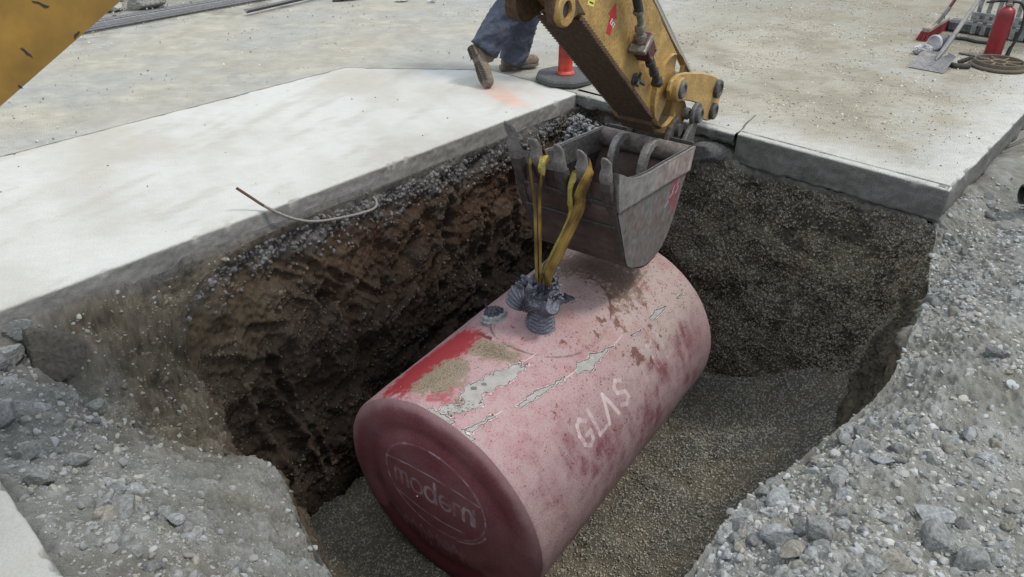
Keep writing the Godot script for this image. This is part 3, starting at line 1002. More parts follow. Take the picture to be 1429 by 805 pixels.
	blot([Vector2(0.60, -0.21), Vector2(0.575, -0.08), Vector2(0.60, -0.10), Vector2(0.625, -0.20)], 0.01, 0.004, func(x, y, d, q, arc): px_set(x, y, Color(0.12, 0.02, 0.02), ss(-0.004, 0.006, d)))
	# rusty splashes of mud
	for s in [[1.116, 0.50, 0.03], [1.125, 0.55, 0.035], [1.10, 0.52, 0.02], [1.284, 0.6, 0.02], [1.30, 0.585, 0.015], [0.794, 0.21, 0.018], [1.209, 0.26, 0.03], [1.15, 0.33, 0.03], [1.153, 0.385, 0.02], [1.27, 0.2, 0.025], [1.41, 0.37, 0.02], [1.08, 0.26, 0.025], [0.98, 0.30, 0.02], [1.33, 0.47, 0.014], [0.44, 0.42, 0.012], [0.42, 0.44, 0.01], [0.47, 0.40, 0.008], [0.49, 0.5, 0.01], [1.2, 0.62, 0.02], [1.36, 0.55, 0.012], [0.66, 0.05, 0.01], [0.71, -0.05, 0.01], [1.03, 0.47, 0.012], [1.23, 0.52, 0.012]]:
		var ce := Vector2(s[0], s[1])
		var pl := []
		for k in 9:
			var rr: float = s[2] * (0.6 + 0.7 * rng.randf())
			pl.append(ce + Vector2(cos(TAU * k / 9.0) * rr, sin(TAU * k / 9.0) * rr * 0.9))
		blot(pl, 0.025, 0.006, func(x, y, d, q, arc):
			px_set(x, y, Color(0.11, 0.045, 0.03) * (1.0 + 0.5 * n_fine.get_noise_2d(q * 3.0, arc * 3.0)), ss(-0.006, 0.004, d + 0.008 * n_fine.get_noise_2d(q * 3.0, arc * 3.0)) * 0.85))
	for k in 420:
		var sp := Vector2(rng.randf_range(0.6, 1.8), rng.randfn(0.42, 0.2))
		var sz := 0.0015 + 0.003 * pow(rng.randf(), 2.0)
		stroke([sp, sp + Vector2(rng.randfn(0, 0.004), rng.randf() * 0.006)], sz, Color(0.09, 0.05, 0.04), 0.75)
	# lettering down the side, stencilled in pale paint, partly rubbed off
	var white := Color(0.52, 0.42, 0.42)
	var letters := {
		"G": [[Vector2(0.85, 0.2), Vector2(0.55, 0.0), Vector2(0.2, 0.1), Vector2(0.02, 0.4), Vector2(0.1, 0.8), Vector2(0.45, 1.0), Vector2(0.8, 0.88), Vector2(0.86, 0.6), Vector2(0.5, 0.6)]],
		"L": [[Vector2(0.15, 0.0), Vector2(0.12, 1.0), Vector2(0.85, 0.98)]],
		"A": [[Vector2(0.0, 1.0), Vector2(0.48, 0.0), Vector2(0.95, 1.0)]],
		"S": [[Vector2(0.85, 0.15), Vector2(0.5, 0.0), Vector2(0.15, 0.15), Vector2(0.18, 0.4), Vector2(0.75, 0.58), Vector2(0.86, 0.82), Vector2(0.5, 1.0), Vector2(0.1, 0.86)]],
		"T": [[Vector2(0.0, 0.0), Vector2(1.0, 0.0)], [Vector2(0.5, 0.0), Vector2(0.5, 1.0)]],
		"E": [[Vector2(0.85, 0.0), Vector2(0.1, 0.0), Vector2(0.1, 1.0), Vector2(0.85, 1.0)], [Vector2(0.1, 0.5), Vector2(0.7, 0.5)]]}
	var put_ := [["G", 0.485, 0.85, 0.35], ["L", 0.60, 0.85, 0.35], ["A", 0.705, 1.0, 0.12], ["S", 0.83, 0.8, 0.3], ["T", 0.965, 0.32, 0.75], ["E", 1.09, 0.3, 0.8], ["E", 1.21, 0.55, 0.6], ["L", 1.325, 0.55, 0.6]]
	for l in put_:
		for s in letters[l[0]]:
			var pts := []
			for p in s:
				pts.append(Vector2(l[1] + p.x * 0.095, 0.530 + p.y * 0.142))
			stroke(pts, 0.0112, white, l[2], l[3])
	# long scratches and drips
	for k in 26:
		var p := Vector2(rng.randf_range(0.1, 1.7), rng.randf_range(0.1, 1.0))
		var d := Vector2(rng.randfn(0.12, 0.1), rng.randfn(0.02, 0.05))
		stroke([p, p + d], 0.0012, Color(0.5, 0.4, 0.39) if k % 3 else Color(0.14, 0.05, 0.05), 0.5, 0.4)
	stroke([Vector2(0.75, 0.62), Vector2(0.62, 0.82), Vector2(0.5, 1.0)], 0.004, Color(0.33, 0.17, 0.17), 0.5, 0.5)
	# torn coating: bare grey laminate with a pale broken edge
	var tears := [
		[[Vector2(0.02, 0.02), Vector2(0.08, 0.03), Vector2(0.14, 0.07), Vector2(0.2, 0.04), Vector2(0.235, 0.03), Vector2(0.29, 0.055), Vector2(0.38, 0.07), Vector2(0.43, 0.10), Vector2(0.55, 0.135), Vector2(0.51, 0.15), Vector2(0.56, 0.175), Vector2(0.47, 0.165), Vector2(0.4, 0.18), Vector2(0.34, 0.155), Vector2(0.24, 0.125), Vector2(0.19, 0.16), Vector2(0.14, 0.135), Vector2(0.06, 0.10), Vector2(0.02, 0.07)], 0.022],
		[[Vector2(0.31, 0.27), Vector2(0.36, 0.276), Vector2(0.46, 0.286), Vector2(0.55, 0.318), Vector2(0.645, 0.334), Vector2(0.62, 0.348), Vector2(0.52, 0.327), Vector2(0.43, 0.312), Vector2(0.345, 0.30), Vector2(0.32, 0.292)], 0.010],
		[[Vector2(0.71, 0.345), Vector2(0.76, 0.33), Vector2(0.83, 0.352), Vector2(0.86, 0.34), Vector2(0.9, 0.368), Vector2(1.03, 0.40), Vector2(0.95, 0.405), Vector2(0.88, 0.40), Vector2(0.80, 0.408), Vector2(0.745, 0.382), Vector2(0.70, 0.372)], 0.010],
		[[Vector2(0.03, 0.185), Vector2(0.09, 0.203), Vector2(0.19, 0.226), Vector2(0.2, 0.24), Vector2(0.1, 0.224), Vector2(0.05, 0.224)], 0.012],
		[[Vector2(1.36, 0.436), Vector2(1.44, 0.43), Vector2(1.55, 0.462), Vector2(1.45, 0.468), Vector2(1.37, 0.462)], 0.008],
		[[Vector2(1.16, 0.43), Vector2(1.22, 0.435), Vector2(1.26, 0.45), Vector2(1.19, 0.453)], 0.01],
		[[Vector2(1.64, 0.47), Vector2(1.70, 0.474), Vector2(1.73, 0.484), Vector2(1.67, 0.488)], 0.008],
		[[Vector2(0.0, 0.0), Vector2(0.035, 0.0), Vector2(0.04, 0.13), Vector2(0.0, 0.12)], 0.012],
		[[Vector2(0.0, 0.17), Vector2(0.03, 0.175), Vector2(0.035, 0.25), Vector2(0.0, 0.25)], 0.012]]
	for t in tears:
		blot(t[0], t[1], 0.007, func(x, y, d, q, arc):
			var g := n_fine.get_noise_2d(q * 4.0, arc * 4.0)
			if d > 0.0:
				var c := Color(0.29, 0.28, 0.265) * (1.0 + 0.3 * g + 0.25 * n_mid.get_noise_2d(q * 3.0, arc * 3.0))
				if d < 0.003: c = Color(0.05, 0.035, 0.035)
				px_set(x, y, c, 1.0)
				relief[y * TW + x] = 20 + int(14.0 * (g + 1.0))
			else:
				px_set(x, y, Color(0.62, 0.53, 0.52), ss(-0.006, -0.002, d) * (0.65 + 0.5 * n_mid.get_noise_2d(q * 6.0, arc * 6.0)))
				relief[y * TW + x] = 190)
	for s in [[[Vector2(0.64, 0.342), Vector2(0.70, 0.352), Vector2(0.72, 0.35)], 0.002], [[Vector2(0.55, 0.14), Vector2(0.63, 0.155)], 0.0015], [[Vector2(0.20, 0.235), Vector2(0.24, 0.243)], 0.0015], [[Vector2(1.03, 0.40), Vector2(1.12, 0.395)], 0.0015]]:
		stroke(s[0], s[1], Color(0.62, 0.55, 0.53), 0.9, 0.1)
	stroke([Vector2(0.243, 0.065), Vector2(0.25, 0.072)], 0.011, Color(0.09, 0.09, 0.095), 0.9)
	stroke([Vector2(0.295, 0.085), Vector2(0.3, 0.092)], 0.009, Color(0.10, 0.10, 0.105), 0.9)

func _noise_image(freq: float, seed_: int, w: int, h: int, oct: int) -> PackedByteArray:
	var n := FastNoiseLite.new()
	n.seed = seed_
	n.frequency = freq * TL / w / 1.0
	n.fractal_octaves = oct
	n.fractal_gain = 0.6
	var im := n.get_image(w, h, false, false, false)
	im.convert(Image.FORMAT_L8)
	var d := im.get_data()
	# widen the contrast
	for k in d.size():
		d[k] = clampi(128 + int((d[k] - 128) * 1.5), 0, 255)
	return d

func end_picture() -> ImageTexture:
	# the near end: dusty dark red with a round painted emblem, EW pixels across the diameter
	var d := PackedByteArray()
	d.resize(EW * EW * 3)
	var ink := PackedFloat32Array()
	ink.resize(EW * EW)
	var line := func(pts: Array, half: float, strength: float):
		for k in pts.size() - 1:
			var a: Vector2 = pts[k]
			var b: Vector2 = pts[k + 1]
			var lo := ((a.min(b) - Vector2.ONE * half * 1.8) / (2.0 * TR) + Vector2(0.5, 0.5)) * EW
			var hi := ((a.max(b) + Vector2.ONE * half * 1.8) / (2.0 * TR) + Vector2(0.5, 0.5)) * EW
			for y in range(maxi(0, int(lo.y)), mini(EW - 1, int(hi.y) + 1)):
				for x in range(maxi(0, int(lo.x)), mini(EW - 1, int(hi.x) + 1)):
					var p := (Vector2(x + 0.5, y + 0.5) / EW - Vector2(0.5, 0.5)) * 2.0 * TR
					var e := p.distance_to(Geometry2D.get_closest_point_to_segment(p, a, b))
					var al := (1.0 - ss(half * 0.6, half * 1.4, e)) * strength
					ink[y * EW + x] = maxf(ink[y * EW + x], al)
	# in this picture x runs to the right and y upwards, in metres from the centre
	var ring := []
	for k in 65:
		ring.append(Vector2(0.0 + 0.315 * cos(TAU * k / 64.0), 0.10 + 0.275 * sin(TAU * k / 64.0)))
	for k in 64:
		var faint := 0.18 + 0.75 * clampf(0.35 + 1.4 * n_mid.get_noise_2d(k * 0.09, 3.0), 0.0, 1.0)
		line.call([ring[k], ring[k + 1]], 0.0055, faint)
	for k in range(58, 66):
		var a0 := TAU * (k - 6.0) / 64.0
		line.call([Vector2(0.335 * cos(a0), 0.095 + 0.285 * sin(a0)), Vector2(0.335 * cos(a0 + 0.1), 0.095 + 0.285 * sin(a0 + 0.1))], 0.006, 0.7)
	line.call([Vector2(-0.30, 0.175), Vector2(-0.15, 0.205), Vector2(0.0, 0.215), Vector2(0.15, 0.21), Vector2(0.285, 0.19)], 0.005, 0.7)
	line.call([Vector2(-0.27, -0.045), Vector2(-0.1, -0.08), Vector2(0.05, -0.085), Vector2(0.18, -0.07)], 0.005, 0.75)
	# "modern" in rounded lower-case strokes
	var hop := func(x: float, w: float): return [Vector2(x, 0.03), Vector2(x, 0.10), Vector2(x + w * 0.2, 0.123), Vector2(x + w * 0.8, 0.123), Vector2(x + w, 0.10), Vector2(x + w, 0.03)]
	var bowl := func(x: float, w: float):
		var r := []
		for k in 13: r.append(Vector2(x + w * 0.5 + w * 0.5 * cos(TAU * k / 12.0), 0.077 + 0.048 * sin(TAU * k / 12.0)))
		return r
	line.call(hop.call(-0.255, 0.042), 0.008, 0.55)
	line.call(hop.call(-0.213, 0.042), 0.008, 0.5)
	line.call(bowl.call(-0.148, 0.075), 0.008, 0.6)
	line.call(bowl.call(-0.055, 0.07), 0.009, 0.85)
	line.call([Vector2(0.015, 0.03), Vector2(0.015, 0.175)], 0.009, 0.85)
	line.call(bowl.call(0.04, 0.07), 0.008, 0.6)
	line.call([Vector2(0.04, 0.077), Vector2(0.11, 0.077)], 0.007, 0.6)
	line.call([Vector2(0.13, 0.03), Vector2(0.13, 0.12), Vector2(0.165, 0.118)], 0.008, 0.55)
	line.call(hop.call(0.185, 0.05), 0.009, 0.7)
	line.call([Vector2(0.25, 0.03), Vector2(0.25, 0.14)], 0.008, 0.6)
	# a second, nearly lost line of lettering lower down, and drips
	for k in 9:
		var x := -0.30 + 0.055 * k
		line.call([Vector2(x, -0.265), Vector2(x + 0.012, -0.225), Vector2(x + 0.03, -0.27)], 0.006, 0.22)
	for k in 14:
		var x := rng.randf_range(-0.35, 0.3)
		line.call([Vector2(x, -0.27), Vector2(x + 0.004, -0.27 - rng.randf() * 0.1)], 0.004, 0.25)
	for y in EW:
		for x in EW:
			var p := (Vector2(x + 0.5, y + 0.5) / EW - Vector2(0.5, 0.5)) * 2.0 * TR
			var f := n_mid.get_noise_2d(p.x, p.y)
			var g := n_big.get_noise_2d(p.x * 2.0, p.y * 2.0 + 60.0)
			var h := n_fine.get_noise_2d(p.x * 2.0, p.y * 2.0)
			var rub := 0.55 + 0.8 * n_mid.get_noise_2d(p.x * 1.7 + 30.0, p.y * 1.7)
			var dust := clampf(0.36 + 0.28 * f + 0.35 * g + 0.2 * h, 0.0, 1.0)
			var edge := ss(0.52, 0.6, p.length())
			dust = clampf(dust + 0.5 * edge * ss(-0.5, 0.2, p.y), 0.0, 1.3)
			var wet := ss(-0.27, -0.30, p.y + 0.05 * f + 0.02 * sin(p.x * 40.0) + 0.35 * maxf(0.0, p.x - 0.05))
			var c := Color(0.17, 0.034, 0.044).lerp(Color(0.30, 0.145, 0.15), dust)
			c = c.lerp(Color(0.36, 0.215, 0.22), ss(0.545, 0.6, p.length() + 0.03 * f) * ss(-0.3, 0.35, p.y + 0.2 * f) * 0.85)  # pale shell dust carried over the rim, plus a highlight painted on its upper half
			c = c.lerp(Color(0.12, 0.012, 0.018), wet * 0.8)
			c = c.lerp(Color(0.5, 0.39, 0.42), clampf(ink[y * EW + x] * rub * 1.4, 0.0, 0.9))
			c = (c * (1.0 + 0.12 * h)).linear_to_srgb()
			var o := (y * EW + x) * 3
			d[o] = clampi(int(c.r * 255.0), 0, 255)
			d[o + 1] = clampi(int(c.g * 255.0), 0, 255)
			d[o + 2] = clampi(int(c.b * 255.0), 0, 255)
	return ImageTexture.create_from_image(Image.create_from_data(EW, EW, false, Image.FORMAT_RGB8, d))

func part(mesh: Mesh, called: String, mat: Material, of: Node3D) -> MeshInstance3D:
	# mesh is in the world's axes; of is a thing (moved, not turned)
	var o := put(mesh, called, mat, of)
	o.position = -of.position
	return o

func build_tank() -> void:
	t_a = t_a.normalized()
	t_s = t_a.cross(Vector3.UP).normalized()
	t_u = t_s.cross(t_a)
	paint_tank()
	var im := Image.create_from_data(TW, TH, false, Image.FORMAT_RGB8, paint)
	var hm := Image.create_from_data(TW, TH, false, Image.FORMAT_L8, relief)
	hm.convert(Image.FORMAT_RGBA8)
	hm.bump_map_to_normal_map(7.0)
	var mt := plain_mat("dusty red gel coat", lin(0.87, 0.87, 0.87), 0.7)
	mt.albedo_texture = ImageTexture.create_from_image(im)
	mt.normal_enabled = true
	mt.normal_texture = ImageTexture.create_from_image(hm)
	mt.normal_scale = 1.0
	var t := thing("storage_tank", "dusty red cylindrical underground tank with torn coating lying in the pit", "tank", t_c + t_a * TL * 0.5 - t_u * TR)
	var nq := 150
	var na := 420
	var v := PackedVector3Array()
	var uv := PackedVector2Array()
	var lip := 0.035
	for i in na + 1:
		var arc := (float(i) / na - 0.5) * TAU * TR
		for j in nq + 1:
			var q := lip * 0.5 + (TL - lip) * j / nq
			var e := minf(q, TL - q)
			var lift := tank_bulge(q, arc)
			if e < lip:
				lift -= lip - sqrt(maxf(0.0, lip * lip - (lip - e) * (lip - e)))
			lift += 0.004 * n_big.get_noise_2d(q * 2.0, arc * 2.0) + 0.0012 * n_mid.get_noise_2d(q * 2.0, arc * 2.0)
			v.append(tank_at(q, arc, lift))
			uv.append(Vector2(q / TL, arc / (TAU * TR) + 0.5))
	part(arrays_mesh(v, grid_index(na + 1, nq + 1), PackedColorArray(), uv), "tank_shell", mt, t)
	# ends: a rounded edge, then a shallow dish
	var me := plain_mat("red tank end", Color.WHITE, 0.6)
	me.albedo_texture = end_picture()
	for end in 2:
		v = PackedVector3Array()
		uv = PackedVector2Array()
		var r0 := TR - (lip - sqrt(lip * lip - lip * lip * 0.25))
		for i in 121:
			var an := TAU * i / 120.0
			for j in 25:
				var r := r0 * (1.0 - j / 24.0)
				var out := lip * 0.5
				if r > r0 - 0.05: out *= sin((r0 - r) / 0.05 * PI * 0.5)
				out += 0.03 * (1.0 - pow(r / r0, 2.0)) - 0.012 * ss(0.50, 0.44, r) * ss(0.36, 0.44, r)
				var q := lip * 0.5 - out
				if end == 1: q = TL - q
				v.append(t_c + t_a * q + (t_s * cos(an) + t_u * sin(an)) * r)
				uv.append(Vector2(0.5 + 0.5 * cos(an) * r / TR, 0.5 + 0.5 * sin(an) * r / TR))
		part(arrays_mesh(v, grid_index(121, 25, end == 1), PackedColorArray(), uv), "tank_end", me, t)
	# sand grains stuck to the coat
	var grains := MultiMesh.new()
	grains.transform_format = MultiMesh.TRANSFORM_3D
	grains.use_colors = true
	grains.mesh = rock_mesh(901, 0, 0.75)
	var spots := []
	var areas := [[Vector2(0.23, -0.10), Vector2(0.15, 0.085), 700], [Vector2(0.51, -0.01), Vector2(0.06, 0.12), 350], [Vector2(0.12, 0.08), Vector2(0.07, 0.04), 160], [Vector2(1.4, 0.1), Vector2(0.14, 0.22), 260], [Vector2(0.9, 0.05), Vector2(0.8, 0.4), 120]]
	for a in areas:
		for k in a[2]:
			var p: Vector2 = a[0] + Vector2(rng.randfn(0, 0.5) * a[1].x, rng.randfn(0, 0.5) * a[1].y)
			spots.append(p)
	grains.instance_count = spots.size()
	for k in spots.size():
		var p: Vector2 = spots[k]
		var s := 0.0018 + 0.0035 * pow(rng.randf(), 3.0)
		var b := Basis.from_euler(Vector3(rng.randf() * TAU, rng.randf() * TAU, 0)).scaled(Vector3.ONE * s)
		grains.set_instance_transform(k, Transform3D(b, tank_at(p.x, p.y, tank_bulge(p.x, p.y) + s * 0.3)))
		grains.set_instance_color(k, Color(0.22, 0.18, 0.13) * rng.randf_range(0.5, 1.5))
	var mm := MultiMeshInstance3D.new()
	mm.name = "stuck_sand"
	mm.multimesh = grains
	mm.material_override = M.stone
	mm.position = -t.position
	mm.set_meta("kind", "stuff")
	t.add_child(mm, true)
	build_fittings(t)

func crumple(c: Vector3, r: Vector3, seed_: int, amount: float, up := Vector3.UP) -> ArrayMesh:
	var n := FastNoiseLite.new()
	n.seed = seed_
	n.frequency = 1.5
	n.fractal_type = FastNoiseLite.FRACTAL_RIDGED
	n.fractal_octaves = 3
	var v := PackedVector3Array()
	var nu := 30
	var nv := 18
	var s := up.cross(Vector3(0.3, 0.1, 0.9)).normalized()
	var w := s.cross(up)
	for i in nu + 1:
		for j in nv + 1:
			var a := TAU * (i % nu) / nu
			var b := PI * j / nv
			var d := Vector3(sin(b) * cos(a), cos(b), sin(b) * sin(a))
			var k := 1.0 + amount * n.get_noise_3d(d.x, d.y * 0.55, d.z)
			d *= k
			v.append(c + s * d.x * r.x + up * d.y * r.y + w * d.z * r.z)
	return arrays_mesh(v, grid_index(nu + 1, nv + 1, true), PackedColorArray(), PackedVector2Array(), false)

func build_fittings(t: Node3D) -> void:
	# the lifting fitting, bound up in silver tape and torn plastic
	var base := tank_at(0.80, 0.06)
	var up := (tank_n(0.06) + Vector3.UP).normalized()
	var st: SurfaceTool
	var nv_ := PackedVector3Array()
	var across := up.cross(t_a).normalized()
	var fore := across.cross(up)
	for i in 31:
		var an := TAU * (i % 30) / 30.0
		for k in 24:
			var h := -0.02 + 0.16 * k / 23.0
			var r := 0.074 - 0.016 * ss(0.0, 0.13, h) + 0.005 * sin(k * 2.1 + 0.8 * sin(an * 2.0))
			r *= 1.0 + 0.16 * n_mid.get_noise_3d(cos(an) * 0.35, h * 3.0, sin(an) * 0.35) + 0.05 * n_fine.get_noise_3d(cos(an) * 0.1, h, sin(an) * 0.1)
			nv_.append(base + up * h + (across * cos(an) + fore * sin(an)) * r)
	part(arrays_mesh(nv_, grid_index(31, 24, true), PackedColorArray(), PackedVector2Array(), false), "taped_neck", M.tape, t)
	part(crumple(base + up * 0.19, Vector3(0.098, 0.085, 0.088), 5, -0.34, up), "wrapped_head", M.tape, t)
	part(crumple(base + up * 0.255 - t_s * 0.03 + t_a * 0.02, Vector3(0.055, 0.06, 0.05), 8, -0.4, (up + t_s * 0.4).normalized()), "wrapped_knot", M.tape_dark, t)
	part(crumple(base + up * 0.225 + t_s * 0.065, Vector3(0.06, 0.05, 0.055), 21, -0.4, (up + t_s).normalized()), "wrapped_knot", M.tape, t)
	# a ribbed elbow of hose that bulges out to the left
	st = begin()
	var pts := []
	var rad := []
	for k in 92:
		var f := k / 91.0
		var an := lerpf(-0.35, 2.5, f)
		pts.append(base + up * (0.155 + 0.05 * sin(an)) + Vector3(-0.68, 0, 0.5) * (0.04 + 0.12 * f) - Vector3(0.3, 0, 0.3) * 0.03 * sin(an * 1.4) + up * (-0.05 * f * f))
		rad.append(0.068 * (0.75 + 0.35 * sin(PI * clampf(f * 1.1, 0, 1))) * (1.0 + 0.10 * sin(k * 0.8) + 0.12 * n_mid.get_noise_1d(k * 0.06)))
	add_tube(st, pts, rad, 18)
	part(finish(st), "ribbed_hose", M.tape, t)
	st = begin()
	for k in 30:
		var f := k / 29.0
		if k == 0:
			pts = []
			rad = []
		pts.append(base + up * (0.15 + 0.05 * f) + Vector3(0.62, 0, 0.25) * (0.06 + 0.11 * f))
		rad.append(0.045 * (1.0 + 0.1 * sin(k * 2.1)) * (1.0 - 0.2 * f))
	add_tube(st, pts, rad, 14)
	part(finish(st), "ribbed_hose", M.tape, t)
	# torn strips standing up out of the top
	for k in 40:
		st = begin(true)
		var an := rng.randf() * TAU
		var lean := rng.randf_range(0.1, 0.7) if k < 16 else rng.randf_range(0.6, 2.2)
		var d := (up + (t_s * cos(an) - t_a * sin(an)) * lean).normalized()
		var side := d.cross(up + Vector3(rng.randfn(0, 0.5), 0, rng.randfn(0, 0.5))).normalized()
		var p0 := base + up * rng.randf_range(0.20, 0.27) + (t_s * cos(an) - t_a * sin(an)) * rng.randf_range(0.0, 0.10)
		var long := rng.randf_range(0.05, 0.11)
		var wide := rng.randf_range(0.014, 0.036)
		var last := []
		var curl := rng.randfn(0, 0.5)
		for q in 7:
			var f := q / 6.0
			var c := p0 + d * long * f + side.cross(d) * curl * long * f * f * 0.6
			var ww := wide * (1.0 - 0.65 * f * f) * (1.0 + 0.25 * rng.randfn(0, 1))
			var sd := side.rotated(d, f * 1.4 + rng.randfn(0, 0.25))
			var now := [c - sd * ww, c + d.cross(sd) * ww * 0.3, c + sd * ww]
			if q > 0:
				quad(st, last[0], last[1], now[1], now[0])
				quad(st, last[1], last[2], now[2], now[1])
			last = now
		part(finish(st), "torn_strip", [M.tape, M.tape_dark, M.tape_bright][k % 3], t)
	# the small capped fitting beside it
	var b2 := tank_at(0.76, -0.205)
	var u2 := (tank_n(-0.2) + Vector3.UP * 0.5).normalized()
	st = begin()
	add_lathe(st, b2, u2, [[0.076, -0.03], [0.076, 0.016], [0.068, 0.021], [0.067, 0.036, 3], [0.062, 0.042, 3], [0.04, 0.045, 5], [0.0, 0.046, 5]], 26)
	part(finish(st), "capped_fitting", M.tape_pale, t)
	part(crumple(b2 + u2 * 0.044, Vector3(0.045, 0.018, 0.042), 9, 0.5, u2), "capped_fitting_wrap", M.tape_dark, t)
	st = begin()
	add_tube(st, [b2 + u2 * 0.05 - t_a * 0.0 - t_s * 0.04, b2 + u2 * 0.075 - t_s * 0.046, b2 + u2 * 0.10 - t_s * 0.043, b2 + u2 * 0.105 - t_s * 0.034], [0.006, 0.005, 0.005, 0.004], 8)
	part(finish(st), "tape_tail", M.tape_dark, t)
	st = begin()
	add_tube(st, [b2 + u2 * 0.05 + t_s * 0.02, b2 + u2 * 0.078 + t_s * 0.03, b2 + u2 * 0.07 + t_s * 0.05, b2 + u2 * 0.045 + t_s * 0.055], [0.005, 0.005, 0.005, 0.004], 8)
	part(finish(st), "tape_tail", M.tape_dark, t)

# ---------------------------------------------------------------- the backhoe
func mp(w: float, f: float, y: float) -> Vector3:
	return O + W * w + E * f + Vector3.UP * y

func vs(a: Array) -> PackedVector2Array:
	var p := PackedVector2Array()
	for k in range(0, a.size(), 2):
		p.append(Vector2(a[k], a[k + 1]))
	return p

func plate(st: SurfaceTool, poly: PackedVector2Array, w0: float, w1: float, ch := 0.003) -> void:
	add_plate(st, poly, O, E, Vector3.UP, W, w0, w1, ch)

func pin(st: SurfaceTool, f: float, y: float, w0: float, w1: float, r: float) -> void:
	var d := W if w1 > w0 else -W
	var l := absf(w1 - w0)
	add_lathe(st, mp(w0, f, y), d, [[r, 0.0], [r, l - 0.006], [r - 0.006, l], [r * 0.62, l + 0.0005], [r * 0.58, l - 0.006], [0.0, l - 0.006]], 28)

# a painted plate: the polygon cut into small cells so that wear can be coloured in
func cell_face(poly: PackedVector2Array, w: float, colour: Callable, step := 0.012) -> ArrayMesh:
	var lo := Vector2(9, 9)
	var hi := Vector2(-9, -9)
	for p in poly:
		lo = lo.min(p)
		hi = hi.max(p)
	var v := PackedVector3Array()
	var c := PackedColorArray()
	var idx := PackedInt32Array()
	var x := lo.x
	while x < hi.x:
		var y := lo.y
		while y < hi.y:
			var cell := PackedVector2Array([Vector2(x, y), Vector2(x + step, y), Vector2(x + step, y + step), Vector2(x, y + step)])
			for piece in Geometry2D.intersect_polygons(cell, poly):
				var tr := Geometry2D.triangulate_polygon(piece)
				var at := v.size()
				for p in piece:
					v.append(mp(w, p.x, p.y))
					c.append(colour.call(p.x, p.y))
				for q in tr:
					idx.append(at + q)
			y += step
		x += step
	return arrays_mesh(v, idx, c)

